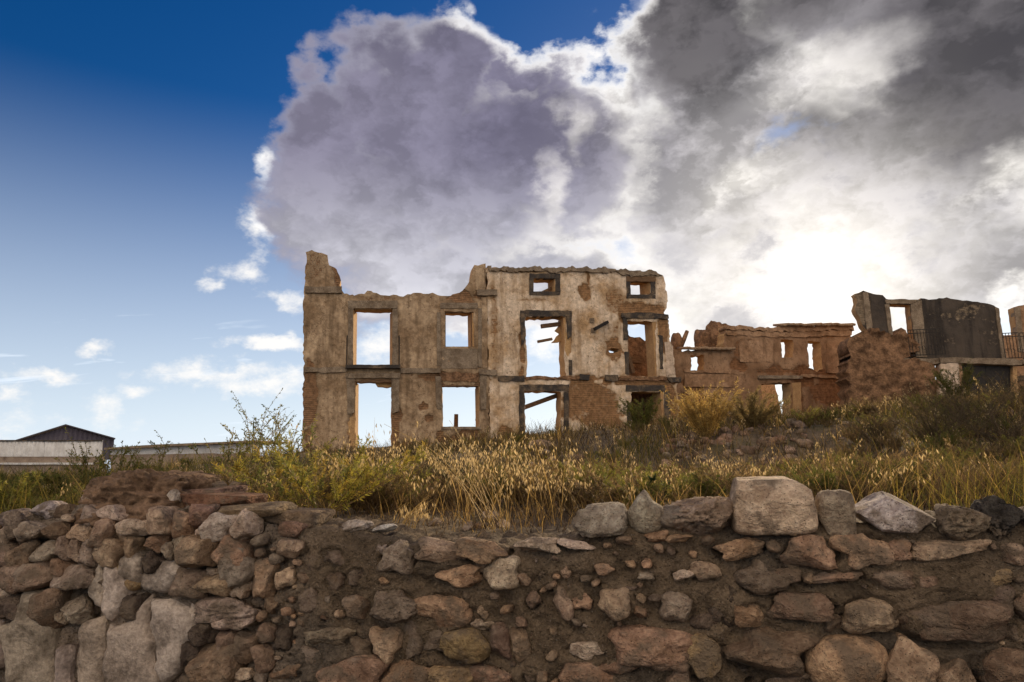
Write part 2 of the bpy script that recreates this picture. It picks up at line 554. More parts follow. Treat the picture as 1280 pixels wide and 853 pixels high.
M_STONE = mat_stone()
M_MORTAR = mat_mortar()
M_RENDER = mat_noise('old_lime_render', (0.36, 0.33, 0.30, 1), (1.1, 1.08, 1.05, 1), 5.0, 1.0, 0.03, 0.30, 0.60, fine=45.0)
_t = NT(M_RENDER.node_tree)
_b = _t.n['Principled BSDF']
_src = _b.inputs['Base Color'].links[0].from_socket
_t.put(_b.inputs['Base Color'], _t.mix(1.0, _t.new('ShaderNodeObjectInfo').outputs['Color'], _src, 'MULTIPLY'))
M_PL_LEFT = mat_plaster("brown_plaster", (0.48, 0.35, 0.225, 1), (0.25, 0.165, 0.095, 1), (0.26, 0.145, 0.075, 1), 0.49, 0.7)
M_PL_RIGHT = mat_plaster("cream_plaster", (0.70, 0.56, 0.42, 1), (0.46, 0.295, 0.155, 1), (0.31, 0.17, 0.08, 1), 0.53, 0.65)
M_PL_COT = mat_plaster("ochre_plaster", (0.40, 0.25, 0.15, 1), (0.25, 0.14, 0.075, 1), (0.25, 0.12, 0.055, 1), 0.5, 0.6)
M_PL_DARK = mat_plaster("sooty_plaster", (0.115, 0.09, 0.07, 1), (0.036, 0.030, 0.027, 1), (0.24, 0.18, 0.12, 1), 0.52, 0.7)
M_PL_PALE = mat_plaster("pale_plaster", (0.58, 0.45, 0.34, 1), (0.50, 0.37, 0.26, 1), (0.25, 0.14, 0.08, 1), 0.55, 0.3)
M_REVEAL = mat_noise("reveal_plaster", (0.48, 0.30, 0.14, 1), (0.36, 0.21, 0.10, 1), 4.0)
M_MUD = mat_noise("rammed_mud", (0.125, 0.068, 0.037, 1), (0.31, 0.175, 0.095, 1), 3.0, 1.0, 0.14, 0.36, 0.62, fine=14.0)  # dark tone in the low spots paints crevice shade into the mud
M_LUMP = mat_noise('dried_earth', (0.10, 0.062, 0.038, 1), (0.26, 0.165, 0.105, 1), 7.0, 1.0, 0.03, fine=50.0)
M_TRIM = mat_noise("grey_trim", (0.15, 0.108, 0.072, 1), (0.31, 0.24, 0.17, 1), 3.0, 1.0, 0.05)
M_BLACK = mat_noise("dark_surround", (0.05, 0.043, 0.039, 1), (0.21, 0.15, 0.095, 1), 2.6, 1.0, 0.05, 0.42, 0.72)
M_WOOD = mat_noise("old_timber", (0.10, 0.06, 0.035, 1), (0.22, 0.13, 0.07, 1), 4.0, stretch=(1, 1, 6))
M_GOLDWOOD = mat_noise("raw_timber", (0.34, 0.19, 0.08, 1), (0.45, 0.27, 0.12, 1), 4.0)
M_TILE = mat_noise("roof_tile_clay", (0.24, 0.15, 0.09, 1), (0.36, 0.25, 0.16, 1), 4.0)
M_IRON = mat_plain("rusty_iron", (0.03, 0.025, 0.022), 0.6, 0.3)
M_GROUND = mat_ground()
M_LEAF = mat_leaf("dry_grass_blade", 0.55)
M_FOLI = mat_leaf("weed_leaf", 0.5)
M_TWIG = mat_leaf("weed_stem", 0.1)
M_WHITE = mat_noise("white_painted_sheet", (0.50, 0.49, 0.48, 1), (0.68, 0.68, 0.68, 1), 1.2, 0.2, 0.01)
M_GREYSHEET = mat_plain("grey_painted_sheet", (0.085, 0.075, 0.095), 0.5)
M_SHEDWALL = mat_noise("shed_block_wall", (0.24, 0.18, 0.14, 1), (0.33, 0.26, 0.20, 1), 1.5)


# ------------------------------------------------------------------ vertical planes and slabs on them
class Plane:
    def __init__(self, pxa, da, pxb, db):
        """vertical plane through the horizon points at columns pxa, pxb at forward distance da, db"""
        A = self._pt(pxa, da)
        B = self._pt(pxb, db)
        self.o = A
        self.t = (B - A).normalized()
        self.n = Vector((self.t.y, -self.t.x, 0))      # towards the camera

    @staticmethod
    def _pt(px, dist):
        d = ray(px, 575)
        return Vector((d.x / d.y * dist, dist, 0))

    def back(self, dist):
        p = Plane.__new__(Plane)
        p.t, p.n, p.o = self.t, self.n, self.o - self.n * dist
        return p

    def uz(self, px, py):
        d = ray(px, py)
        k = self.o.dot(self.n) / d.dot(self.n)
        h = d * k
        return ((h - self.o).dot(self.t), h.z + EYE)

    def w(self, u, z, off=0.0):
        u = np.asarray(u, float)
        z = np.asarray(z, float)
        off = np.asarray(off, float)
        return np.stack([self.o.x + self.t.x * u + self.n.x * off, self.o.y + self.t.y * u + self.n.y * off, z + 0 * u], -1)


def inside(poly, pts):
    x, y = pts[:, 0], pts[:, 1]
    r = np.zeros(len(pts), bool)
    n = len(poly)
    for i in range(n):
        x0, y0 = poly[i]
        x1, y1 = poly[(i + 1) % n]
        c = ((y0 > y) != (y1 > y))
        if y1 != y0:
            r ^= c & (x < (x1 - x0) * (y - y0) / (y1 - y0) + x0)
    return r


def densify(poly, step, jit, seed):
    out = []
    n = len(poly)
    for i in range(n):
        a = np.array(poly[i])
        b = np.array(poly[(i + 1) % n])
        L = np.linalg.norm(b - a)
        k = max(1, int(L / step))
        for j in range(k):
            out.append(a + (b - a) * j / k)
    out = np.array(out)
    if jit > 0:
        q = np.c_[out * 2.2, np.full(len(out), seed * 3.7)]
        out = out + np.c_[fbm(q * 1.6, 4, seed), fbm(q * 1.6 + 40, 4, seed + 9)] * jit * 1.8 + np.c_[vnoise(q * 5.5, seed + 2), vnoise(q * 5.5 + 30, seed + 5)] * jit * 0.75
    return out


_seed = [0]


def slab(name, pl, outline, holes=(), mat=None, th=0.5, off=0.0, parent=None, step=0.16, jit=0.03, hjit=0.015,
         relief=0.02, rscale=1.5, worn=(), wbase=0.0, side=None, label=None, ruv=False, ridge=0.0, taper=0.0, tw=0.05):
    """a wall-like body lying on plane pl: outline and holes given as seen in the photograph"""
    _seed[0] += 1
    sd = _seed[0]
    cv = (lambda q: q) if ruv else (lambda q: [pl.uz(*p) for p in q])
    P = densify(cv(outline), step, jit, sd)
    H = [densify(cv(h), step, hjit, sd + 50 + i) for i, h in enumerate(holes)]
    lo, hi = P.min(0), P.max(0)
    gx, gy = np.meshgrid(np.arange(lo[0], hi[0], step), np.arange(lo[1], hi[1], step))
    G = np.c_[gx.ravel(), gy.ravel()]
    G = G + rng.uniform(-0.3, 0.3, G.shape) * step
    keep = inside(P, G)
    for h in H:
        keep &= ~inside(h, G)
    G = G[keep]
    loops = [P] + H
    if len(G):
        B = np.concatenate(loops)
        dm = np.full(len(G), 1e9)
        for b in B:
            dm = np.minimum(dm, (G[:, 0] - b[0]) ** 2 + (G[:, 1] - b[1]) ** 2)
        G = G[dm > (0.45 * step) ** 2]
    vs, ed = [], []
    for lp in loops:
        s = len(vs)
        vs += [Vector((float(a), float(b))) for a, b in lp]
        ed += [(s + i, s + (i + 1) % len(lp)) for i in range(len(lp))]
    vs += [Vector((float(a), float(b))) for a, b in G]
    V, E, Fc = delaunay_2d_cdt(vs, ed, [], 0, 1e-5)[:3]
    V = np.array([(v.x, v.y) for v in V])
    Fc = np.array(Fc)
    cen = V[Fc].mean(1)
    k = inside(P, cen)
    for h in H:
        k &= ~inside(h, cen)
    Fc = Fc[k]
    used = np.unique(Fc)
    remap = -np.ones(len(V), int)
    remap[used] = np.arange(len(used))
    V = V[used]
    Fc = remap[Fc]
    a, b, c = V[Fc[:, 0]], V[Fc[:, 1]], V[Fc[:, 2]]
    cr = (b[:, 0] - a[:, 0]) * (c[:, 1] - a[:, 1]) - (b[:, 1] - a[:, 1]) * (c[:, 0] - a[:, 0])
    Fc[cr < 0] = Fc[cr < 0][:, ::-1]
    n = len(V)
    q3 = np.c_[V, np.full(n, sd * 1.37)]
    w = np.full(n, float(wbase))
    for (px, py, rx, ry, amt) in worn:
        u0, z0 = pl.uz(px, py)
        u1, _ = pl.uz(px + rx, py)
        _, z1 = pl.uz(px, py - ry)
        dd = np.hypot((V[:, 0] - u0) / (u1 - u0), (V[:, 1] - z0) / (z1 - z0))
        dd = dd + fbm(q3 * 1.3, 5, sd, 0.62) * 1.15
        w = np.maximum(w, amt * sstep(1.25, 0.65, dd))
    fr = off + fbm(q3 * rscale, 5, sd) * relief - sstep(0.4, 0.6, w) * 0.06
    if ridge:
        fr = fr + (0.35 - np.abs(fbm(q3 * 1.7, 5, sd + 4, 0.6))) * ridge + fbm(q3 * 5.0, 3, sd + 7) * ridge * 0.4
    if taper:
        ed_ = np.concatenate(loops)
        dm = np.full(n, 1e9)
        for b in ed_:
            dm = np.minimum(dm, (V[:, 0] - b[0]) ** 2 + (V[:, 1] - b[1]) ** 2)
        fr = fr - taper * np.exp(-np.sqrt(dm) / tw)
    bk = off - th + fbm(q3 * rscale + 9, 3, sd) * relief
    front, back = pl.w(V[:, 0], V[:, 1], fr), pl.w(V[:, 0], V[:, 1], bk)
    # boundary edges: used once
    ee = np.concatenate([Fc[:, [0, 1]], Fc[:, [1, 2]], Fc[:, [2, 0]]])
    key = {}
    for x, y in ee:
        key[(x, y)] = 1
    bd = [(x, y) for (x, y) in key if (y, x) not in key]
    faces = [tuple(f) for f in Fc] + [tuple(int(v) + n for v in f[::-1]) for f in Fc]
    mi = [0] * len(Fc) + [1] * len(Fc)
    # reveal strips keep their own vertices so that edges stay crisp
    bv = sorted({v for e in bd for v in e})
    loc = {v: i for i, v in enumerate(bv)}
    nb = len(bv)
    verts = np.concatenate([front, back, front[bv], back[bv]])
    for x, y in bd:
        i, j = 2 * n + loc[x], 2 * n + loc[y]
        faces.append((i, i + nb, j + nb, j))
        mi.append(1)
    ww = np.concatenate([w, w, w[bv], w[bv]])
    o = mesh_obj(name, verts, [tuple(int(v) for v in f) for f in faces], [mat, side or mat], parent, mi=mi, fl={'worn': ww})
    if label:
        o['label'] = label
    return o


def rect(x0, y0, x1, y1):
    return [(x0, y0), (x1, y0), (x1, y1), (x0, y1)]


def tube(pts, rad, sides=5, cap=True):
    """verts, faces of a tube along points (radius per point)"""
    pts = [Vector(p) for p in pts]
    V, Fs = [], []
    for i, p in enumerate(pts):
        d = (pts[min(i + 1, len(pts) - 1)] - pts[max(i - 1, 0)]).normalized()
        a = d.orthogonal().normalized() if i == 0 else (a - d * a.dot(d)).normalized()
        b = d.cross(a)
        r = rad[i] if isinstance(rad, (list, tuple)) else rad
        for k in range(sides):
            th = 2 * math.pi * k / sides
            V.append(p + a * math.cos(th) * r + b * math.sin(th) * r)
    for i in range(len(pts) - 1):
        for k in range(sides):
            k2 = (k + 1) % sides
            Fs.append((i * sides + k, i * sides + k2, (i + 1) * sides + k2, (i + 1) * sides + k))
    if cap:
        Fs.append(tuple(range(sides))[::-1])
        Fs.append(tuple((len(pts) - 1) * sides + k for k in range(sides)))
    return V, Fs


def join(parts):
    V, Fs = [], []
    for v, f in parts:
        s = len(V)
        V += [tuple(x) for x in v]
        Fs += [tuple(i + s for i in q) for q in f]
    return np.array(V), Fs


def box(c, dx, dy, dz, sx, sy, sz):
    """box centred at c with axes dx, dy, dz and half sizes"""
    c, dx, dy, dz = Vector(c), Vector(dx) * sx, Vector(dy) * sy, Vector(dz) * sz
    V = [c + dx * a + dy * b + dz * e for a in (-1, 1) for b in (-1, 1) for e in (-1, 1)]
    return V, [(0, 1, 3, 2), (4, 6, 7, 5), (0, 4, 5, 1), (2, 3, 7, 6), (0, 2, 6, 4), (1, 5, 7, 3)]


# ------------------------------------------------------------------ ground
WALL = Plane(0, 4.15, 1280, 3.0)
TOP_PX = [(-260, 664), (-100, 662), (0, 655), (50, 640), (120, 628), (200, 640), (270, 640), (330, 656), (400, 662), (470, 676), (560, 684), (650, 687),
          (715, 674), (790, 657), (900, 652), (940, 648), (1000, 648), (1040, 657), (1080, 660), (1280, 660), (1500, 662)]
_tu = np.array([WALL.uz(*p) for p in TOP_PX])


def wall_top(u):
    return np.interp(u, _tu[:, 0], _tu[:, 1])


def zt(x, y):
    x = np.asarray(x, float)
    y = np.asarray(y, float)
    u = (x - WALL.o.x) * WALL.t.x + (y - WALL.o.y) * WALL.t.y
    s = -((x - WALL.o.x) * WALL.n.x + (y - WALL.o.y) * WALL.n.y)      # distance behind the wall face
    k = np.clip(x / np.maximum(y, 4.0), -1.2, 1.2)
    a0 = np.interp(k, [-1, 0.1, 0.25, 0.33, 0.45, 0.6, 1], [8, 9, 11.5, 12.2, 11.5, 6.5, 5.5])
    a1 = np.interp(k, [-1, 0.1, 0.25, 0.33, 0.45, 0.6, 1], [22, 19, 16.5, 15, 16.5, 18, 18])
    t1 = sstep(a0, a1, y)
    B = np.interp(k, [-1, -0.6, -0.3, 0, 0.3, 0.6, 1], [0.1, 0.15, 0.40, 0.75, 0.95, 1.45, 1.6])
    C = np.interp(k, [-1, -0.6, -0.42, -0.3, 0, 0.3, 0.41, 0.5, 0.6, 1], [0.0, 0.1, 0.40, 0.75, 0.6, 1.0, 0.72, 0.85, 0.95, 0.9])
    t2 = sstep(16, 30, y)
    lo = np.clip(wall_top(u) - 0.05, 1.12, 1.34)
    up = lo + (1.2 - lo) * sstep(0.8, 3.0, s) + t1 * B + t2 * C
    far = sstep(44, 90, y)
    up = up * (1 - far) + 1.6 * far
    p = np.stack([np.ravel(x), np.ravel(y), np.zeros(x.size)], -1)
    n = fbm(p * 0.35, 4, 3).reshape(x.shape) * 0.22 * sstep(1.0, 5.0, s) * (1 - sstep(60, 120, y)) + fbm(p * 1.7, 4, 5).reshape(x.shape) * 0.05
    rub = np.exp(-((k - 0.36) / 0.13) ** 2) * sstep(11, 12.5, y) * sstep(19, 16, y) + np.exp(-((k - 0.02) / 0.10) ** 2) * sstep(9.5, 12, y) * sstep(21, 16, y)
    n = n + np.abs(fbm(p * 2.6, 3, 8).reshape(x.shape)) * 0.22 * rub
    return np.where(s < 0.12, n * 0.3, np.where(s < 0.42, (up + n) * sstep(0.12, 0.42, s), up + n))


def build_ground():
    gy = np.concatenate([np.linspace(-60, 1.5, 24), np.arange(1.6, 6.5, 0.09), np.arange(6.5, 40, 0.26), np.geomspace(40, 9000, 36)])
    gx = np.arange(-30, 30.01, 0.24)
    ex = np.geomspace(30.5, 9000, 22)
    gx = np.concatenate([-ex[::-1], gx, ex])
    X, Y = np.meshgrid(gx, gy)
    Zv = zt(X, Y)
    ny, nx = X.shape
    V = np.stack([X.ravel(), Y.ravel(), Zv.ravel()], -1)
    i = np.arange(ny * nx).reshape(ny, nx)
    F = np.stack([i[:-1, :-1].ravel(), i[:-1, 1:].ravel(), i[1:, 1:].ravel(), i[1:, :-1].ravel()], -1)
    o = mesh_obj('ground', V, F, M_GROUND)
    tag(o, kind='structure', label='dry earth ground rising from the stone wall to the ruins')


build_ground()


def on_ground(px, dist):
    d = ray(px, 575)
    x, y = d.x / d.y * dist, dist
    return Vector((x, y, float(zt(np.array([x]), np.array([y]))[0])))


# ------------------------------------------------------------------ the big ruined house
MAIN = Plane(378, 28.0, 845, 31.7)


def house_root(name, pl, px, label):
    u, _ = pl.uz(px, 550)
    p = pl.w(u, 0.0)
    p = (float(p[0]), float(p[1]), float(zt(np.array([p[0]]), np.array([p[1]]))[0]))
    return empty(name, p, label, 'ruin')


def build_main():
    h = house_root('ruined_house', MAIN, 610, 'tall roofless two-storey ruin with cream and brown plaster, empty windows open to the sky')
    S = lambda *a, **k: slab(*a, parent=h, **k)
    # left, browner half of the front
    A, Bw, Cd, Dw = rect(441, 386, 491, 458), rect(556, 390, 592, 434), rect(444, 476, 490, 585), rect(553, 482, 599, 534)
    S('front_wall', MAIN, [(378, 600), (378.5, 460), (380, 366), (383, 315), (391, 313), (409, 320), (411, 331), (417.5, 333), (421, 341), (425, 349),
      (424, 359), (429, 367), (437, 368), (455, 367.5), (458, 364), (463, 364), (467, 368), (495, 369.5), (505, 371), (509, 367), (521, 367), (541, 366.5),
      (547, 369), (560, 370), (570, 366.5), (577, 363), (586.5, 355), (591.5, 344), (594, 331), (607, 330.5), (609, 400), (611, 465), (613, 600)], [A, Bw, Cd, Dw],
      M_PL_LEFT, th=0.85, step=0.12, jit=0.05, hjit=0.03, relief=0.05, side=M_REVEAL,
      worn=[(386, 500, 9, 55, 0.95), (423, 345, 6, 18, 0.8), (575, 371, 24, 9, 0.9), (529, 508, 6, 4, 1), (537, 524, 4, 4, 1), (560, 470, 45, 5, 0.65),
            (445, 540, 8, 30, 0.9), (492, 535, 9, 28, 0.9), (515, 560, 30, 12, 0.6), (575, 548, 26, 12, 0.9), (388, 345, 10, 25, 0.45), (470, 372, 30, 4, 0.45)],
      label='browner left half of the front with four tall openings')
    S('cornice', MAIN, rect(381.5, 359, 427.5, 367), (), M_TRIM, th=0.3, off=0.10, jit=0.02)
    S('cornice', MAIN, rect(596, 363, 621, 370), (), M_TRIM, th=0.3, off=0.12, jit=0.015)
    S('pilaster', MAIN, rect(594, 333, 605, 363), (), M_PL_LEFT, th=0.3, off=0.07, jit=0.015, side=M_PL_LEFT)
    S('pilaster', MAIN, rect(601, 372, 609, 460), (), M_PL_LEFT, th=0.3, off=0.05, jit=0.01, side=M_PL_LEFT)
    S('string_course', MAIN, rect(380, 459.5, 433, 466), (), M_TRIM, th=0.3, off=0.10, jit=0.03)
    S('string_course', MAIN, rect(500, 460.5, 550, 466.5), (), M_TRIM, th=0.3, off=0.09, jit=0.03)
    S('string_course', MAIN, [(598, 462), (621, 463), (621, 470), (598, 469)], (), M_TRIM, th=0.3, off=0.09, jit=0.02)
    # upper left opening with balcony slab
    S('lintel', MAIN, rect(435, 376.5, 497, 386), (), M_TRIM, th=0.35, off=0.06, jit=0.015)
    S('lintel', MAIN.back(0.1), rect(443, 383, 491, 388), (), M_GOLDWOOD, th=0.4, off=0.0, jit=0.008)
    S('jamb', MAIN, rect(435, 386.4, 441.5, 457), (), M_TRIM, th=0.3, off=0.06, jit=0.012)
    S('jamb', MAIN, rect(490.5, 386.4, 497, 457), (), M_TRIM, th=0.3, off=0.06, jit=0.012)
    S('balcony_slab', MAIN, rect(432, 457.3, 500, 461.5), (), M_BLACK, th=0.9, off=0.30, jit=0.01, side=M_BLACK)
    for px in (433.5, 498.5):
        u, z0 = MAIN.uz(px, 457)
        _, z1 = MAIN.uz(px, 421)
        pts = [tuple(MAIN.w(u, z, 0.26)) for z in (z0, z1)]
        V, F = tube([Vector(pts[0]), Vector(pts[1]), Vector(MAIN.w(u, z1, 0.0))], 0.028, 5)
        mesh_obj('balcony_bar', V, F, M_IRON, h, smooth=False)
    # upper right opening of the left half, with a boarded panel below and a timber frame
    S('lintel', MAIN, rect(550, 379, 597, 386), (), M_TRIM, th=0.35, off=0.05, jit=0.012)
    S('jamb', MAIN, rect(546, 391, 550.5, 458), (), M_TRIM, th=0.25, off=0.07, jit=0.01)
    S('jamb', MAIN, rect(597.5, 386, 602, 459), (), M_TRIM, th=0.25, off=0.07, jit=0.01)
    S('panel', MAIN, rect(551, 436, 597, 461), (), M_TRIM, th=0.2, off=0.03, jit=0.008, label='grey filled-in panel below the small upper opening')
    S('window_frame', MAIN, rect(552, 387, 596, 435.5), [rect(557.5, 391, 589.5, 433)], M_WOOD, th=0.12, off=-0.10, jit=0.004, hjit=0.004, step=0.12, relief=0.004)
    # lower left doorway
    S('lintel', MAIN, rect(432, 467, 500, 473), (), M_TRIM, th=0.35, off=0.11, jit=0.02)
    S('lintel', MAIN, rect(441, 473.5, 494, 478), (), M_WOOD, th=0.45, off=0.02, jit=0.02)
    S('jamb', MAIN, [(433, 473), (443.5, 473), (442.5, 516), (434.5, 519)], (), M_TRIM, th=0.3, off=0.07, jit=0.02)
    S('jamb', MAIN, [(489, 473), (499, 473), (499, 514), (490.5, 517)], (), M_TRIM, th=0.3, off=0.07, jit=0.02)
    S('broken_board', MAIN.back(0.2), [(470, 479), (489, 478), (490, 483), (484, 484.5), (473, 483.5)], (), M_GOLDWOOD, th=0.3, off=0.0, jit=0.02)
    # lower right window
    S('lintel', MAIN, [(550, 466), (598, 467), (597, 477), (551, 476)], (), M_MUD, th=0.35, off=0.05, jit=0.05)
    S('lintel', MAIN, rect(550, 478, 600, 483), (), M_WOOD, th=0.45, off=0.0, jit=0.012)
    S('jamb', MAIN, [(544, 471), (551, 471), (552.5, 511), (546, 512)], (), M_TRIM, th=0.3, off=0.07, jit=0.015)
    S('jamb', MAIN, [(600, 470), (608, 470), (607, 512), (600.5, 512)], (), M_TRIM, th=0.3, off=0.07, jit=0.015)
    S('sill', MAIN, rect(552, 533.5, 601, 537), (), M_TRIM, th=0.5, off=0.04, jit=0.015)
    # right, creamier half
    E, Fw, G, Hw, I, J = (rect(666, 348.5, 693.5, 365.3), rect(787.5, 351.5, 813.5, 368.8), [(657, 396), (706, 396), (707, 425), (705, 446), (707, 471), (659, 471), (658, 440)],
                          [(784, 401), (819.5, 402), (820.5, 471), (786, 471)], [(656, 489.5), (701, 489.5), (702, 543.5), (657, 543.5)], [(789, 489.5), (829, 489.5), (830, 560), (790, 560)])
    hole = [(762, 437), (765, 434.5), (770, 434), (774, 436), (773.5, 439.5), (768, 441), (763.5, 440)]
    S('front_wall', MAIN, [(613, 600), (611, 465), (609, 400), (608, 335), (646, 336), (691, 336.5), (737, 337), (783, 339), (813, 341), (827, 344), (832, 352), (834, 370),
      (835, 386), (831, 390), (836, 401), (837, 423), (841, 436), (844, 468), (847, 480), (850, 560), (851, 600)], [E, Fw, G, Hw, I, J, hole],
      M_PL_RIGHT, th=0.8, step=0.12, jit=0.05, hjit=0.04, relief=0.05, side=M_REVEAL,
      worn=[(732.5, 365, 8, 11, 1), (768, 437, 13, 12, 1), (767, 377, 16, 15, 0.5), (801, 386, 18, 7, 0.9), (770, 430, 5, 28, 0.5), (830, 420, 7, 30, 0.75),
            (745, 508, 46, 32, 0.62), (800, 478, 60, 6, 0.9), (718, 505, 12, 40, 0.6), (840, 510, 10, 40, 0.95), (632, 540, 12, 16, 1), (720, 473, 100, 4, 0.7), (653, 440, 6, 30, 0.8),
            (711, 430, 4, 38, 0.8), (650, 338, 40, 3, 0.6), (780, 395, 8, 8, .7), (618, 420, 6, 60, 0.5), (666, 375, 25, 3, 0.5), (736, 345, 3, 12, .9)],
      label='creamier right half of the front with patches of fallen plaster')
    # the rough coping along the top: a row of broken tiles
    S('coping', MAIN, [(610, 334.5), (650, 334.5), (691, 335), (737, 335.3), (783, 337.5), (815, 340), (826, 344.5), (783, 344), (737, 341.5), (691, 340), (612, 339)], (), M_TRIM, th=1.0, off=0.10, jit=0.10, step=0.09, relief=0.06, rscale=4.0)
    for (x0, y0, x1, y1, w) in ((661.5, 342.5, 700, 369.3, 5), (783, 346, 819, 373, 5)):
        S('lintel', MAIN, rect(x0, y0, x1, y0 + 6), (), M_BLACK if x0 < 700 else M_WOOD, th=0.3, off=0.05, jit=0.02)
        S('sill', MAIN, rect(x0, y1 - 4.5, x1, y1), (), M_BLACK, th=0.3, off=0.05, jit=0.02)
        S('jamb', MAIN, rect(x0, y0 + 6.2, x0 + w, y1 - 4.7), (), M_BLACK, th=0.3, off=0.04, jit=0.02)
        S('jamb', MAIN, rect(x1 - w - 0.7, y0 + 6.2, x1, y1 - 4.7), (), M_BLACK, th=0.3, off=0.04, jit=0.02)
    S('lintel', MAIN, rect(650, 388.6, 714, 396), (), M_BLACK, th=0.4, off=0.05, jit=0.025)
    S('jamb', MAIN, [(650, 396.3), (656.5, 396.3), (656.5, 425), (652, 432)], (), M_BLACK, th=0.3, off=0.05, jit=0.03)
    S('jamb', MAIN, [(708, 396.3), (714, 396.3), (714, 420), (709, 424)], (), M_BLACK, th=0.3, off=0.05, jit=0.02)
    S('jamb', MAIN, [(711, 450), (715, 450), (715, 469), (711, 469)], (), M_BLACK, th=0.3, off=0.05, jit=0.02)
    S('lintel', MAIN, [(777, 391.5), (812, 391), (835, 394), (835, 399), (777, 397.5)], (), M_BLACK, th=0.45, off=0.08, jit=0.03)
    S('jamb', MAIN, [(777.5, 398), (783.5, 398), (785, 425), (779, 425)], (), M_BLACK, th=0.3, off=0.05, jit=0.03)
    S('jamb', MAIN, [(780.5, 440), (785, 440), (786, 468), (782, 468)], (), M_BLACK, th=0.3, off=0.05, jit=0.03)
    S('jamb', MAIN, [(823.5, 420), (828, 420), (829, 462), (825, 462)], (), M_BLACK, th=0.3, off=0.04, jit=0.03)
    S('jamb', MAIN.back(0.25), [(815, 401), (824, 401), (825, 471), (817, 471)], (), M_GOLDWOOD, th=0.2, off=0.0, jit=0.008)
    for q in (rect(622, 470, 655, 477), rect(725, 468.5, 736, 476), rect(756, 469, 772, 476.5)):
        S('beam_band', MAIN, q, (), M_BLACK, th=0.3, off=0.08, jit=0.03)
    S('beam_band', MAIN, [(834, 472), (850, 472), (850, 478), (838, 479), (834, 476)], (), M_BLACK, th=0.4, off=0.12, jit=0.02)
    S('beam_band', MAIN, rect(656, 471, 724, 475), (), M_MUD, th=0.3, off=0.06, jit=0.05)
    S('beam_band', MAIN, rect(773, 471, 833, 476), (), M_MUD, th=0.3, off=0.06, jit=0.05)
    S('lintel', MAIN, rect(649, 481, 710.5, 489), (), M_BLACK, th=0.4, off=0.05, jit=0.02)
    S('jamb', MAIN, rect(649, 489.3, 655.5, 546), (), M_BLACK, th=0.3, off=0.05, jit=0.02)
    S('jamb', MAIN, rect(704.5, 489.3, 710.5, 544), (), M_BLACK, th=0.3, off=0.05, jit=0.02)
    S('sill', MAIN, rect(656, 543, 702, 546), (), M_MUD, th=0.5, off=0.03, jit=0.02)
    S('lintel', MAIN, rect(782, 481.7, 831, 489.3), (), M_BLACK, th=0.45, off=0.06, jit=0.015)
    S('jamb', MAIN, rect(830, 489.5, 837, 545), (), M_BLACK, th=0.3, off=0.05, jit=0.02)
    S('jamb', MAIN, rect(784, 503, 788.5, 530), (), M_BLACK, th=0.3, off=0.05, jit=0.02)
    S('white_strip', MAIN, [(831, 428), (839, 428), (843.5, 468), (833, 470)], (), M_PL_PALE, th=0.2, off=0.03, jit=0.02)

    # broken timbers: sticking out of the wall, hanging in the windows
    def beam(nm, a, b, offa, offb, r, mat):
        ua, ub = MAIN.uz(*a), MAIN.uz(*b)
        p0, p1 = Vector(MAIN.w(ua[0], ua[1], offa)), Vector(MAIN.w(ub[0], ub[1], offb))
        d = (p1 - p0).normalized()
        sd_ = d.cross(Vector((0, 0, 1))).normalized()
        up = sd_.cross(d)
        V, F = box((p0 + p1) / 2, d, sd_, up, (p1 - p0).length / 2, r, r)
        mesh_obj(nm, np.array(V), F, mat, h, smooth=False)
    beam('broken_beam', (740, 413.5), (759, 403), 0.35, 0.05, 0.07, M_IRON)
    S('beam_plate', MAIN, rect(737, 398, 742.5, 403.5), (), M_TRIM, th=0.2, off=0.06, jit=0.01)
    S('beam_plate', MAIN, rect(738.5, 410.5, 743.5, 416), (), M_TRIM, th=0.2, off=0.06, jit=0.01)
    beam('broken_beam', (656, 509.5), (701, 493), -0.9, -0.7, 0.10, M_WOOD)
    beam('broken_beam', (680, 405.5), (708, 402), -0.5, -0.5, 0.09, M_WOOD)
    beam('broken_beam', (675.5, 425), (694, 421.5), -0.5, -0.5, 0.06, M_WOOD)
    beam('broken_beam', (681, 363), (693, 357.5), -0.4, -0.4, 0.06, M_WOOD)
    S('broken_lath', MAIN.back(0.5), [(694, 414), (700, 406), (708, 404), (708, 424), (697, 427), (690, 428), (696, 421), (701, 417)], (), M_GOLDWOOD, th=0.12, off=0.0, jit=0.05)
    beam('broken_beam', (785, 424), (799, 464), -0.6, -0.8, 0.10, M_WOOD)
    beam('broken_beam', (798, 441), (822, 444), -1.8, -1.9, 0.16, M_WOOD)
    # what stands of the inner walls behind the right end
    IN = MAIN.back(3.2)
    S('inner_wall', IN, [(781, 410), (787, 420), (793, 423), (800, 422.5), (806, 426), (812, 425), (816, 431), (822, 433), (826, 445), (828, 478), (781, 478)], (), M_MUD, th=0.4, jit=0.06, relief=0.10,
      label='broken brown inner wall seen through the upper right window')
    S('inner_wall', MAIN.back(4.6), rect(775, 478, 836, 570), (), M_MUD, th=0.4, jit=0.03, relief=0.08)
    ul, zf = MAIN.uz(775, 477)
    ur, _ = MAIN.uz(840, 477)
    V, F = join([box((MAIN.w((ul + ur) / 2, zf - 0.16, -2.7)), MAIN.t, MAIN.n, (0, 0, 1), (ur - ul) / 2, 2.1, 0.1),
                 box((MAIN.w(ul, zf - 1.7, -2.7)), MAIN.t, MAIN.n, (0, 0, 1), 0.15, 2.1, 1.45), box((MAIN.w(ur - 0.2, zf - 1.7, -2.7)), MAIN.t, MAIN.n, (0, 0, 1), 0.15, 2.1, 1.45)])
    mesh_obj('inner_floor', V, F, M_MUD, h, smooth=False)
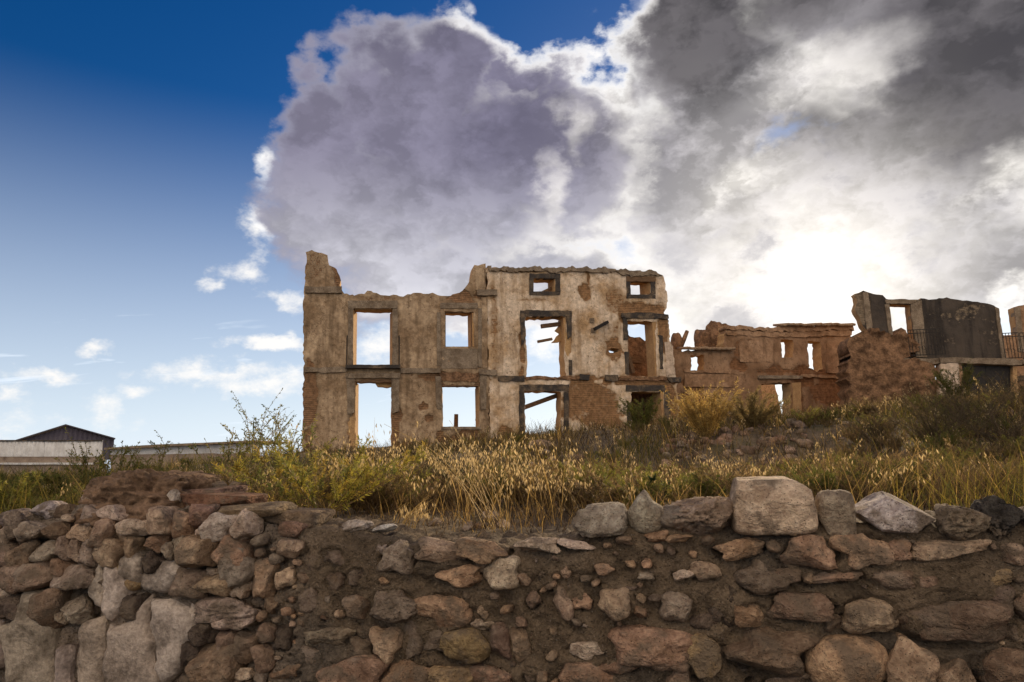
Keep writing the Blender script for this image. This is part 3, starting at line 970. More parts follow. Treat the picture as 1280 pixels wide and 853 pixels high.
    for (xf, xb, y0, y1) in ((441, 446.5, 387, 457), (443.5, 448.5, 478, 560), (553, 556, 484, 533), (814, 807.5, 352, 368.5), (820, 814, 402, 470), (829.5, 824, 490, 545), (693.5, 690.5, 349, 365), (707.5, 703.5, 397, 470),
                             (591, 588, 391, 433), (492, 488.5, 388, 457), (600, 597.5, 484, 533)):
        uf, zb_ = MAIN.uz(xf, y1)
        ub, zt2 = MAIN.uz(xb, y0)
        sg = 0.3 if xf > xb else -0.3
        ring = [(uf, -0.03), (ub, -0.78), (uf + sg, -0.78), (uf + sg, -0.03)]
        V = np.concatenate([MAIN.w([a for a, _ in ring], [z] * 4, [o_ for _, o_ in ring]) for z in (zb_, zt2)])
        mesh_obj('reveal', V, [(0, 1, 5, 4), (1, 2, 6, 5), (2, 3, 7, 6), (3, 0, 4, 7), (0, 3, 2, 1), (4, 5, 6, 7)], M_REVEAL, h, smooth=False)
    # return wall at the left end
    u0, z0 = MAIN.uz(379, 560)
    _, z1 = MAIN.uz(381, 372)
    rp = Plane.__new__(Plane)
    rp.o = Vector(MAIN.w(u0 + 0.12, 0.0, -0.6))
    rp.t, rp.n = -MAIN.n, -MAIN.t
    rp.t = Vector(-MAIN.n)
    slab('side_wall', rp, [(0, z0 - 1), (0, z1), (1.2, z1 - 0.8), (1.9, z1 - 2.4), (2.4, z1 - 3.0), (2.6, z0 - 1)], (), M_PL_LEFT, th=0.5, off=0, parent=h, jit=0.1, relief=0.04, ruv=True)


build_main()


# ------------------------------------------------------------------ the lower house in the middle
COT = Plane(838, 32.5, 1062, 35.0)


def build_cottage():
    h = house_root('ruined_cottage', COT, 950, 'low reddish-brown roofless ruin with two bare window holes, between two taller ruins')
    S = lambda *a, **k: slab(*a, parent=h, **k)
    W1, K, L, Md = rect(864, 445, 880.5, 464), rect(976.5, 425.5, 991.5, 446.5), [(1010, 426.5), (1026, 427), (1028.5, 461), (1022, 464.5), (1012, 460.5)], [(952, 479), (988, 479), (990, 545), (953, 545)]
    S('front_wall', COT, [(840, 580), (840, 437), (852, 438), (905, 438), (906, 409), (930, 409), (969, 412), (1000, 409), (1064, 409), (1064, 420), (1066, 580)], [W1, K, L, Md], M_PL_COT, th=0.7, step=0.12, wbase=0.22,
      jit=0.09, hjit=0.05, relief=0.09, side=M_REVEAL, worn=[(930, 438, 22, 16, 0.5), (1035, 490, 40, 25, 0.7), (925, 458, 10, 8, 1), (990, 464, 60, 6, 0.6), (1000, 416, 80, 5, 0.5),
                                                              (868, 500, 30, 22, 0.8), (1000, 500, 8, 30, 0.7), (1035, 470, 30, 8, .7)])
    S('cornice', COT, [(905, 407.5), (970, 410.5), (973, 408), (1064, 407.5), (1064, 413), (970, 415), (906, 413)], (), M_PL_COT, th=0.7, off=0.12, jit=0.08, relief=0.04)
    S('cornice', COT, [(907, 413.3), (970, 415.3), (1063, 413.3), (1063, 420), (970, 422), (907, 419)], (), M_PL_COT, th=0.5, off=0.07, jit=0.06, relief=0.04)
    S('plaster_panel', COT, rect(855, 468, 928, 484), (), M_PL_COT, th=0.15, off=0.04, jit=0.02, label='raised plaster panel below the small window')
    S('plaster_panel', COT, rect(924, 426, 966, 453), (), M_PL_COT, th=0.15, off=0.04, jit=0.03)
    S('plaster_panel', COT, rect(1033, 430, 1060, 466), (), M_PL_COT, th=0.15, off=0.04, jit=0.03)
    S('string_course', COT, [(855, 463), (930, 465), (930, 468), (855, 466)], (), M_PL_COT, th=0.2, off=0.06, jit=0.05)
    S('string_course', COT, [(1001, 468), (1062, 470.5), (1062, 473.5), (1001, 471.5)], (), M_PL_COT, th=0.2, off=0.09, jit=0.04)
    S('lintel', COT, rect(947, 470, 1001, 474), (), M_TRIM, th=0.6, off=0.14, jit=0.015)
    S('lintel', COT, rect(951, 474.3, 992, 479.3), (), M_WOOD, th=0.55, off=-0.05, jit=0.015)
    S('jamb', COT, [(990, 479), (1000.5, 478), (1002, 545), (992, 545)], (), M_REVEAL, th=0.35, off=0.05, jit=0.02, label='bare orange plaster jamb on the right of the doorway')
    S('inner_wall', COT.back(3.0), [(925, 470), (966, 470), (968, 478), (973, 500), (978, 520), (983, 560), (925, 560)], (), M_PL_PALE, th=0.4, jit=0.02, relief=0.03)
    # low tiled parapet: rows of broken roof tiles
    ua, za = COT.uz(853, 437)
    ub, zb = COT.uz(916, 438)
    prt = []
    n = 26
    for i in range(n):
        u = ua + (ub - ua) * (i + 0.5) / n
        p0 = Vector(COT.w(u, za + (zb - za) * i / n + rnd.uniform(0.0, 0.05), 0.28))
        p1 = Vector(COT.w(u + rnd.uniform(-.03, .03), za + 0.14, -0.5))
        prt.append(tube([p0, p1], [0.075, 0.06], 6))
    V, F = join(prt)
    tag(mesh_obj('roof_tiles', V, F, M_TILE, h), kind='stuff')
    ua, za = COT.uz(972, 408)
    ub, zb = COT.uz(1064, 407.5)
    prt = []
    n = 44
    for i in range(n):
        u = ua + (ub - ua) * (i + 0.5) / n
        z = za + (zb - za) * i / n + rnd.uniform(-0.01, 0.05)
        prt.append(tube([Vector(COT.w(u, z, 0.32)), Vector(COT.w(u + rnd.uniform(-.03, .03), z + 0.12, -0.4))], [0.07, 0.06], 6))
    V, F = join(prt)
    tag(mesh_obj('roof_tiles', V, F, M_TILE, h), kind='stuff')
    return h


cottage = build_cottage()

# ------------------------------------------------------------------ the ruin on the right with balconies
TWN = Plane(1058, 31.0, 1290, 30.0)


def railing(pl, x0, x1, yt, yb, off, parent, tilt=0.0):
    u0, z1 = pl.uz(x0, yt)
    u1, _ = pl.uz(x1, yt)
    _, z0 = pl.uz((x0 + x1) / 2, yb)
    prt = []
    for z in (z0 + 0.03, z1, z1 - 0.16):
        prt.append(tube([Vector(pl.w(u0, z, off)), Vector(pl.w(u1, z, off))], 0.022, 4))
    n = int((u1 - u0) / 0.125)
    for i in range(n + 1):
        u = u0 + (u1 - u0) * i / n
        prt.append(tube([Vector(pl.w(u + rnd.uniform(-.012, .012), z0, off)), Vector(pl.w(u, z1, off))], 0.013, 4))
        if i % 2 == 0 and i < n:
            c = Vector(pl.w(u + 0.06, z0 + 0.35, off))
            prt.append(tube([c + Vector(pl.t) * 0.055 * math.cos(a) + Vector((0, 0, 0.09 * math.sin(a))) for a in np.linspace(0, 5.6, 8)], 0.01, 3))
    V, F = join(prt)
    return mesh_obj('balcony_railing', V, F, M_IRON, parent, smooth=False)


def build_town():
    h = house_root('ruined_townhouse', TWN, 1180, 'roofless ruin with a dark sooty upper wall, one tall door hole and iron balcony railings')
    S = lambda *a, **k: slab(*a, parent=h, **k)
    door = [(1112, 381), (1137, 381), (1144, 446), (1116, 446)]
    S('upper_wall', TWN, [(1088, 450), (1082, 412), (1076, 402), (1073, 394), (1068.5, 386), (1072, 378), (1068.5, 367), (1079, 363.5), (1103, 369.5), (1107, 375), (1150, 376), (1151.5, 374),
      (1184, 373), (1217, 377), (1243, 382), (1247.5, 386), (1254, 420), (1257, 452)], [door], M_PL_DARK, th=0.55, step=0.14, jit=0.04, relief=0.03, wbase=0.30, side=M_REVEAL,
      worn=[(1075, 385, 10, 26, 0.9), (1160, 400, 14, 20, 0.35), (1200, 395, 30, 8, 0.45), (1238, 410, 10, 30, 0.42), (1180, 425, 30, 10, 0.4), (1215, 385, 20, 6, .5)])
    S('pilaster', TWN, [(1078, 366), (1085, 366), (1094, 440), (1086, 440)], (), M_TRIM, th=0.3, off=0.06, jit=0.02)
    S('jamb', TWN, [(1106, 381), (1111.5, 381), (1116, 425), (1111, 425)], (), M_TRIM, th=0.3, off=0.06, jit=0.015)
    S('jamb', TWN, [(1137.5, 380), (1151, 376), (1158, 447), (1144.5, 447)], (), M_TRIM, th=0.4, off=0.08, jit=0.015)
    S('lintel', TWN, [(1105, 374.5), (1150, 375.5), (1137, 380.5), (1107, 380.5)], (), M_TRIM, th=0.5, off=0.10, jit=0.02)
    S('pilaster', TWN, [(1243.5, 384), (1248, 386), (1257.5, 450), (1252, 450)], (), M_TRIM, th=0.4, off=0.05, jit=0.015)
    S('balcony_slab', TWN, [(1167, 449.5), (1258, 451), (1267, 455), (1267, 459), (1168, 456)], (), M_TRIM, th=1.0, off=0.65, jit=0.02)
    S('stone_ledge', TWN, [(1117, 451), (1168, 450), (1169, 456), (1118, 458)], (), M_TRIM, th=0.8, off=0.55, jit=0.03)
    railing(TWN, 1127, 1170, 416, 447, 0.6, h)
    railing(TWN, 1243, 1263, 420, 451, 0.6, h)
    # low storey: mud stump, plaster pier, dark gate
    S('mud_stump', TWN, [(1058, 560), (1057, 470), (1059, 425), (1071, 417), (1083, 415), (1094, 414.5), (1105, 418), (1113.5, 419), (1122, 416.5), (1129, 428), (1139, 431.5), (1140.5, 444), (1125, 450),
      (1166, 456), (1166, 490), (1176, 507), (1178, 560)], (), M_MUD, th=1.4, off=0.45, step=0.10, jit=0.13, relief=0.5, rscale=0.8, ridge=0.20, label='broken reddish mud wall at the left foot of the ruin')
    S('plaster_pier', TWN, [(1167, 457), (1190, 457.5), (1191, 490), (1184, 505), (1181, 545), (1172, 520), (1166, 495), (1169, 475)], (), M_PL_PALE, th=0.5, off=0.62, jit=0.03)
    S('plaster_pier', TWN, [(1190.5, 456), (1196, 456), (1200, 540), (1193, 540)], (), M_PL_COT, th=0.5, off=0.5, jit=0.03)
    gate = [(1197, 458), (1226, 458.5), (1228, 545), (1200, 545)]
    gate2 = [(1227, 458.5), (1257, 459.5), (1260, 545), (1229, 545)]
    S('gate_leaf', TWN, gate, (), M_IRON, th=0.1, off=0.35, jit=0.006, relief=0.01)
    S('gate_leaf', TWN, gate2, (), M_IRON, th=0.1, off=0.33, jit=0.006, relief=0.01)
    S('plaster_pier', TWN, [(1257.5, 459), (1263, 462), (1268, 545), (1261, 545)], (), M_REVEAL, th=0.5, off=0.5, jit=0.02)
    return h


town = build_town()


def build_far_right():
    pl = Plane(1250, 34.0, 1400, 33.0)
    h = house_root('ruined_house_end', pl, 1290, 'ochre ruin cut by the right edge of the photo, with an iron railing in front')
    h.name = 'ruined_house'
    S = lambda *a, **k: slab(*a, parent=h, **k)
    win = [(1285, 394), (1312, 394), (1316, 446), (1289, 446)]
    S('front_wall', pl, [(1245, 570), (1245, 419), (1271, 419), (1266.5, 384), (1285, 380), (1330, 380), (1390, 388), (1398, 420), (1405, 570)], [win], M_PL_COT, th=0.55, step=0.2, jit=0.04, relief=0.04,
      side=M_REVEAL)
    S('pilaster', pl, [(1267, 385), (1274, 384), (1281, 440), (1273, 440)], (), M_TRIM, th=0.4, off=0.06, jit=0.02)
    S('beam', pl, rect(1258, 470, 1330, 476), (), M_BLACK, th=0.4, off=0.1, jit=0.02)
    railing(TWN, 1266, 1320, 419, 450, 0.5, h)
    S('balcony_slab', TWN, [(1268, 452), (1325, 453), (1325, 458), (1268, 457)], (), M_TRIM, th=0.8, off=0.6, jit=0.02)


build_far_right()


# ------------------------------------------------------------------ rocks
def ico(sub):
    bm = bmesh.new()
    bmesh.ops.create_icosphere(bm, subdivisions=sub, radius=1.0)
    bm.verts.ensure_lookup_table()
    v = np.array([x.co[:] for x in bm.verts])
    f = np.array([[q.index for q in p.verts] for p in bm.faces])
    bm.free()
    return v / np.linalg.norm(v, axis=1)[:, None], f


ICO = {s: ico(s) for s in (2, 3, 4, 5, 6)}


def rock(rx, ry, rz, seed, sub=4, boxy=3.0, rough=0.10, cuts=6, rfun=None, pit=0.0, cutlo=0.62, planes=()):
    """vertices of a rock about the origin: x along the wall, y out of it, z up"""
    v, f = ICO[sub]
    r_ = np.random.default_rng(seed)
    p = v / (np.sum(np.abs(v) ** boxy, 1) ** (1 / boxy))[:, None]
    for _ in range(cuts):
        n = r_.normal(size=3)
        n /= np.linalg.norm(n)
        c = r_.uniform(cutlo, 0.95)
        d = p @ n - c
        p = p - np.outer(np.maximum(d, 0) * 0.92, n)
    for (nx, ny, nz, c) in planes:
        n = np.array([nx, ny, nz], float)
        n /= np.linalg.norm(n)
        p = p - np.outer(np.maximum(p @ n - c, 0) * 0.96, n)
    if rfun is not None:
        th = np.arctan2(p[:, 2], p[:, 0])
        s = rfun(th)
        p = p * np.c_[s, np.ones(len(p)), s]
    q = v * 1.3 + seed * 1.71
    d = fbm(q, 3, seed % 97) * rough * 1.3 + (0.5 - np.abs(fbm(q * 2.3, 4, seed % 89 + 3))) * rough * 0.7 + fbm(q * 6.0, 3, seed % 71) * rough * 0.28
    if sub >= 5:
        d = d + fbm(q * 13.0, 3, seed % 53, 0.6) * rough * 0.30
    if pit > 0:
        d = d - sstep(0.15, 0.45, fbm(q * 5.0, 2, seed % 61)) * pit
    p = p * (1 + d)[:, None]
    return p * np.array([rx, ry, rz]), f


PAL = {'o': (0.41, 0.265, 0.16), 't': (0.403, 0.293, 0.195), 'p': (0.546, 0.436, 0.332), 'g': (0.28, 0.23, 0.175), 'b': (0.221, 0.15, 0.101), 'd': (0.098, 0.076, 0.06), 'r': (0.27, 0.17, 0.11), 'y': (0.305, 0.215, 0.104), 'w': (0.6, 0.533, 0.455), 'm': (0.161, 0.121, 0.086)}


def colour(o, k, var=0.10, pale=0.0):
    c = PAL[k] if isinstance(k, str) else k
    g_ = sum(c) / 3
    c = [v * 0.88 + g_ * 0.12 for v in c]                      # weathered, a little duller than fresh rock
    c = [v * (1 - pale) + w_ * pale for v, w_ in zip(c, (0.42, 0.34, 0.285))]
    f = 1 + rnd.uniform(-var, var)
    o.color = (c[0] * f, c[1] * f * (1 + rnd.uniform(-0.03, 0.03)), c[2] * f * (1 + rnd.uniform(-0.05, 0.05)), 1)


def plane_rock(name, pl, cx, cy, w, h, depth, off, col, rot=0.0, parent=None, seed=None, mat=None, **kw):
    seed = seed if seed is not None else rnd.randrange(10 ** 6)
    u0, z0 = pl.uz(cx - w / 2, cy)
    u1, _ = pl.uz(cx + w / 2, cy)
    uc, zc = pl.uz(cx, cy)
    _, zt_ = pl.uz(cx, cy - h / 2)
    rx, rz = (u1 - u0) / 2, zt_ - zc
    p, f = rock(rx, depth, rz, seed, **kw)
    c, s = math.cos(rot), math.sin(rot)
    x, z = p[:, 0] * c - p[:, 2] * s, p[:, 0] * s + p[:, 2] * c
    wv = pl.w(uc + x, zc + z, off + p[:, 1])
    # the plane's frame is left-handed (u, off, z): flip faces
    o = mesh_obj(name, wv, f[:, ::-1] if True else f, mat or M_STONE, parent, origin=pl.w(uc, zc, off))
    colour(o, col)
    return o, (uc, zc, rx, rz, rot)


# ------------------------------------------------------------------ the rubble wall in front
CROPS = {6: (3.372, 0, 600), 7: (3.6625, 320, 620), 8: (3.125, 640, 580), 9: (3.125, 960, 580)}
# x0 y0 x1 y1 colour (kind) as measured on enlarged quarters of the photograph
STONES = {
    9: "75,290,270,395,o;285,280,465,390,o;480,305,550,370,r;558,300,858,378,t;915,318,1000,385,t;0,410,125,465,r;180,415,360,465,o;408,418,590,488,b;785,420,950,490,y;25,510,250,610,b;"
       "298,535,515,660,t;520,540,925,705,b;-160,640,145,805,b;148,680,460,870,O;455,698,630,880,t;640,760,785,880,t;800,735,1060,880,b;-105,360,70,500,m;590,430,660,480,b;780,480,960,570,m;"
       "610,485,780,545,m;1010,400,1120,480,b;960,500,1100,600,b;1040,300,1150,380,o;1020,610,1180,720,t;230,600,300,660,m;930,620,1010,700,m;140,430,180,470,t;0,830,150,900,b",
    8: "30,290,175,345,p;180,300,310,335,p;530,270,610,305,o;600,278,690,305,o;800,298,985,365,o;410,285,465,315,b;328,392,402,435,o;445,380,480,405,o;195,405,225,445,t;635,415,715,450,p;"
       "695,385,797,450,t;160,490,235,590,t;245,515,305,565,o;345,498,455,590,t;60,505,105,560,b;580,498,710,612,g;770,475,890,620,d;870,540,1000,635,o;385,640,680,770,o;243,695,353,760,p;"
       "360,755,485,815,r;690,670,805,815,y;170,780,390,870,r;600,790,700,870,b;720,800,920,880,d;-10,640,60,765,b;100,790,140,850,b;275,625,295,640,w;480,560,520,600,o;490,425,550,450,g;90,370,104,384,w;"
       "700,560,830,650,m;150,640,175,660,t;430,480,480,500,m;20,600,60,630,b;540,700,690,800,b;50,790,100,860,m;880,420,930,460,m;500,790,600,860,m",
    7: "583,218,722,335,g;735,208,935,305,t;935,212,1145,300,o;1060,285,1190,410,p;655,350,815,412,d;843,315,1050,410,o;515,430,725,565,g;725,450,975,588,o;1000,568,1085,612,p;1015,500,1055,565,t;"
       "850,612,1050,765,y;1062,600,1172,735,b;530,615,650,745,t;650,570,755,745,m;300,745,580,880,r;590,760,790,880,r;775,775,980,890,y;970,775,1172,880,r;80,770,200,835,r;200,595,420,700,g;115,205,215,275,t;"
       "0,300,90,450,o;90,335,170,415,t;100,595,165,690,d;0,680,80,795,b;0,800,50,870,g;410,460,515,550,b;300,240,400,320,m;545,225,590,265,g;455,585,555,665,m;760,590,880,700,m;320,350,410,430,m;"  # the d entry is a black hole, its shade drawn as a dark stone
       "200,420,280,520,m;190,700,300,780,m;430,660,520,740,m;40,450,100,530,b;980,300,1060,360,m;220,280,300,340,m;420,330,500,410,m;30,590,90,660,b;200,840,300,900,g;990,620,1060,680,m",
    6: "345,115,440,190,g;100,175,195,260,g;305,190,405,250,o;410,155,515,270,t;205,180,290,250,b;0,180,60,290,p;50,135,110,240,g;520,165,640,230,p;635,120,745,235,t;755,135,830,240,o;800,110,895,205,r;850,200,895,235,p;"
       "895,150,1000,250,w;995,135,1079,245,p;520,205,610,255,t;75,265,160,360,b;160,260,270,345,g;250,245,320,320,b;305,255,365,340,b;360,255,440,370,g;440,250,545,350,t;540,235,615,315,t;645,225,725,300,r;705,260,755,325,g;"
       "750,230,835,345,g;800,240,925,365,y;940,235,1055,370,o;960,290,1079,425,g;220,335,305,400,r;270,360,400,460,g;35,365,135,465,b;125,350,235,455,b;0,280,70,360,b;0,360,40,470,r;630,300,690,380,d;740,380,870,480,b;"
       "865,390,1000,475,t;995,410,1060,490,p;545,480,625,580,d;40,480,145,590,d;245,520,320,600,p;300,490,395,590,g;180,460,290,600,b;860,490,1079,585,g;840,585,940,685,d;920,545,1079,640,p;940,640,1015,730,b;780,670,860,790,d;"  # first d entry is a hole in the render, its dark painted on a stone
       "1010,640,1079,760,b;1010,790,1060,835,p;850,680,1010,840,b;-60,300,10,380,g;-70,400,0,470,b;-80,200,0,290,b;880,370,945,400,p;610,165,650,210,p;450,105,535,160,p;730,800,840,880,m;870,820,960,890,g;20,455,60,500,p",
}
RENDER = [  # pale lime render still clinging to the stones on the left: outlines on the same enlargement (6)
    [(325, 900), (320, 740), (345, 660), (385, 600), (440, 572), (461, 590), (456, 700), (468, 820), (458, 900)],
    [(466, 900), (476, 820), (464, 700), (469, 592), (500, 600), (548, 592), (600, 560), (630, 505), (657, 482), (660, 580), (688, 680), (670, 780), (690, 860), (640, 900)],
    [(666, 485), (760, 474), (822, 520), (842, 590), (836, 655), (800, 690), (806, 760), (770, 815), (715, 860), (680, 782), (698, 680), (670, 578)],
    [(402, 545), (398, 450), (436, 356), (453, 350), (444, 440), (452, 540), (440, 565)],
    [(460, 350), (472, 345), (520, 366), (556, 392), (582, 440), (560, 500), (536, 560), (500, 592), (460, 560), (452, 440)],
    [(528, 395), (536, 318), (580, 296), (622, 330), (616, 420), (588, 432)],
    [(612, 462), (614, 388), (676, 380), (690, 332), (750, 326), (815, 352), (796, 405), (756, 452), (690, 470)],
    [(-80, 560), (-10, 480), (28, 500), (46, 640), (50, 780), (10, 800), (-80, 830)],
    [(50, 800), (42, 590), (100, 588), (118, 560), (140, 470), (186, 458), (182, 560), (215, 598), (236, 680), (252, 760), (250, 900), (86, 900)],
    [(256, 900), (250, 706), (318, 690), (318, 900)],
    [(818, 590), (824, 512), (862, 530), (884, 590), (850, 602)],
]


def build_stone_wall():
    u0, _ = WALL.uz(640, 700)
    b = WALL.w(u0, 0.0)
    wall = empty('rubble_stone_wall', (float(b[0]), float(b[1]), 0.0), 'rough old field-stone wall in brown earth mortar across the whole foreground', 'stone wall')
    info = []

    def frac(u):          # 0 at the right, 1 in the tightly packed left end
        return float(sstep(WALL.uz(420, 700)[0], WALL.uz(300, 700)[0], np.array(u)))
    for c, txt in STONES.items():
        s, ox, oy = CROPS[c]
        for e in txt.split(';'):
            q = e.split(',')
            x0, y0, x1, y1 = [float(v) for v in q[:4]]
            x0, x1, y0, y1 = ox + x0 / s, ox + x1 / s, oy + y0 / s, oy + y1 / s
            w, h = x1 - x0, y1 - y0
            k = q[4]
            big = max(w, h)
            rnd_ = k == 'O'                                        # one water-worn boulder
            k = k.lower()
            sz = min(w, h) * 0.0042
            uc = WALL.uz((x0 + x1) / 2, 700)[0]
            fr = frac(uc)
            off = -0.012 + 0.022 * fr + rnd.uniform(-0.014, 0.014) + (-0.03 if k == 'm' else 0) + (-0.06 if k == 'd' and fr < .5 else 0)
            rr = np.random.default_rng(rnd.randrange(10 ** 6))
            ph = rr.uniform(0, 6.28, 4)
            am = rr.uniform(0.02, 0.09, 4)
            rf = (lambda th, ph=ph, am=am: 1 + sum(am[i] * np.cos((i + 2) * th + ph[i]) for i in range(4)))
            o, inf = plane_rock('stone', WALL, (x0 + x1) / 2, (y0 + y1) / 2, w * (1.16 if w < 40 else 1.07), h * (1.16 if w < 40 else 1.08), min(0.13, max(0.04, sz * (0.55 + 0.2 * fr))), off, k, rot=rnd.uniform(-0.12, 0.12), parent=wall,
                                sub=5 if big > 44 else 4, boxy=2.5 if rnd_ else rnd.uniform(2.8, 5.0), rough=0.045 if rnd_ else rnd.uniform(0.08, 0.17), cuts=0 if rnd_ else rnd.randint(4, 10), cutlo=0.62, rfun=None if rnd_ else rf, pit=0.12 if k in 'dg' else 0.0)
            colour(o, k, 0.12, (0.3 * fr if rnd.random() < 0.6 else 0.05) if k not in 'dr' else 0.0)
            info.append((*inf, fr, k))
    # small fillers wedged between the larger stones
    rend = [[(CROPS[6][1] + x / CROPS[6][0], CROPS[6][2] + y / CROPS[6][0]) for x, y in q] for q in RENDER]
    tries = 0
    cnt = 0
    while tries < 6000 and cnt < 75:
        tries += 1
        px = rnd.uniform(-40, 1290) if rnd.random() < 0.15 else rnd.uniform(-40, 380)
        lim = np.interp(px, [p[0] for p in TOP_PX], [p[1] for p in TOP_PX]) + 14
        py = rnd.uniform(lim, 862)
        w = rnd.uniform(8, 24) * (1.0 if px < 360 else 0.8)
        h = w * rnd.uniform(0.55, 1.0)
        u, z = WALL.uz(px, py)
        rw = WALL.uz(px + w / 2, py)[0] - u
        if px < 262 and py > 728:
            continue
        if any(inside(q_, np.array([[px, py]]))[0] for q_ in rend):
            continue
        if any(((u - i[0]) / (i[2] + rw * 0.8)) ** 2 + ((z - i[1]) / (i[3] + rw * 0.8)) ** 2 < 1 for i in info):
            continue
        fr = frac(u)
        o, inf = plane_rock('stone', WALL, px, py, w, h, w * 0.0028, -0.008 + 0.025 * fr, rnd.choice('tbgoyp' if px < 360 else 'tbom'), rot=rnd.uniform(-0.6, 0.6), parent=wall, sub=3,
                            boxy=2.6, rough=0.15, cuts=5)
        info.append((*inf, fr, 's'))
        cnt += 1
    # the wall goes on with the same stones past both edges of the photograph
    tries = cnt = 0
    while tries < 900 and cnt < 46:
        tries += 1
        px = rnd.choice((rnd.uniform(-330, -45), rnd.uniform(1320, 1580)))
        py = rnd.uniform(np.interp(px, [p[0] for p in TOP_PX], [p[1] for p in TOP_PX]) + 14, 880)
        w = rnd.uniform(34, 80)
        h = w * rnd.uniform(0.5, 0.75)
        u, z = WALL.uz(px, py)
        rw = WALL.uz(px + w / 2, py)[0] - u
        if any(((u - i[0]) / (i[2] + rw * 0.8)) ** 2 + ((z - i[1]) / (i[3] + rw * 0.55)) ** 2 < 1 for i in info):
            continue
        fr = frac(u)
        o, inf = plane_rock('stone', WALL, px, py, w * 1.1, h * 1.1, w * 0.0018, -0.01 + 0.02 * fr, rnd.choice('tbgoypr'), rot=rnd.uniform(-0.2, 0.2), parent=wall, sub=4, boxy=rnd.uniform(2.8, 4.5), rough=0.13, cuts=6)
        info.append((*inf, fr, 's'))
        cnt += 1
    # render patches: thin sheets with broken edges
    s, ox, oy = CROPS[6]
    for i, q in enumerate(RENDER):
        out = [(ox + x / s, oy + y / s) for x, y in q]
        o = slab('render_patch', WALL, out, (), M_RENDER, th=0.16, off=0.066 + 0.007 * (i % 3), parent=wall, step=0.020, jit=0.022, relief=0.03, rscale=4.5, ridge=0.016, taper=0.05, tw=0.016)
        colour(o, [(0.40, 0.325, 0.265), (0.38, 0.31, 0.255), (0.43, 0.355, 0.295), (0.46, 0.385, 0.325), (0.47, 0.395, 0.335), (0.44, 0.37, 0.31), (0.49, 0.41, 0.35), (0.34, 0.275, 0.225), (0.37, 0.30, 0.245), (0.35, 0.285, 0.235), (0.46, 0.39, 0.33)][i])
    # mortar body: a dense relief sheet over the face, the top and the back edge
    ul, ur = WALL.uz(-420, 700)[0], WALL.uz(1620, 700)[0]
    us = np.arange(ul, ur, 0.0135)
    nz = 104
    tz = np.linspace(0, 1, nz)
    nb = 22
    UU = np.repeat(us[None, :], nz + nb, 0)
    top = wall_top(us) + fbm(np.c_[us * 3.0, us * 0, us * 0], 4, 21) * 0.03
    ZZ = np.empty_like(UU)
    OO = np.zeros_like(UU)
    ZZ[:nz] = tz[:, None] * top[None, :] - 0.06 * (1 - tz[:, None])
    back = np.linspace(0, 1, nb + 1)[1:]
    ZZ[nz:] = top[None, :] - 0.02 * (back[:, None] ** 2)
    OO[nz:] = -0.62 * back[:, None]
    P = np.stack([UU.ravel(), ZZ.ravel(), OO.ravel()], -1)
    hgt = fbm(P * 3.2, 4, 31) * 0.045 + fbm(P * 13.0, 4, 33, 0.65) * 0.034 + (np.abs(fbm(P * 6.0, 4, 35)) - 0.2) * 0.05
    lf = sstep(WALL.uz(420, 700)[0], WALL.uz(300, 700)[0], P[:, 0])
    hgt = hgt - lf * 0.012
    q1 = np.full(len(P), 9.0)
    gap = np.zeros(len(P))
    lip = np.zeros(len(P))
    for (uc, zc, rx, rz, rot, fr, k) in info:
        m = (np.abs(P[:, 0] - uc) < rx * 2) & (np.abs(P[:, 1] - zc) < rx * 2 + rz)
        idx = np.nonzero(m)[0]
        c, s_ = math.cos(-rot), math.sin(-rot)
        du, dz = P[idx, 0] - uc, P[idx, 1] - zc
        q = np.hypot((du * c - dz * s_) / rx, (du * s_ + dz * c) / rz)
        amt = (0.026 * fr + 0.010 + (0.035 if rnd.random() < 0.22 else 0.0)) * np.exp(-((q - 1.02) / 0.14) ** 2)
        below = np.where(dz < 0, 1.9, 0.45)
        gap[idx] = np.maximum(gap[idx], amt * below)
        lip[idx] = np.maximum(lip[idx], (1 - fr) * np.exp(-((q - 1.12) / 0.16) ** 2))
    hgt = hgt - gap + lip * 0.027 * (0.6 + fbm(P * 4.0, 2, 39))
    face = (OO.ravel() == 0)
    off = OO.ravel() + np.where(face, hgt, hgt * 0.4 * 0)
    zz = ZZ.ravel() + np.where(face, 0, hgt * 1.1)
    # round the upper edge
    rr_ = np.repeat(np.r_[tz, np.ones(nb)][:, None], len(us), 1).ravel()
    off = off - np.where(face, sstep(0.93, 1.0, rr_) * 0.05, 0)
    off = np.where(~face, off - 0.05 * np.repeat(np.r_[np.zeros(nz), 1 - back][:, None], len(us), 1).ravel(), off)
    V = WALL.w(UU.ravel(), zz, off)
    n_r = nz + nb
    i = np.arange(n_r * len(us)).reshape(n_r, len(us))
    F = np.stack([i[:-1, :-1].ravel(), i[:-1, 1:].ravel(), i[1:, 1:].ravel(), i[1:, :-1].ravel()], -1)
    mesh_obj('mortar', V, F, M_MORTAR, wall, fl={'lime': lf})
    return wall


build_stone_wall()

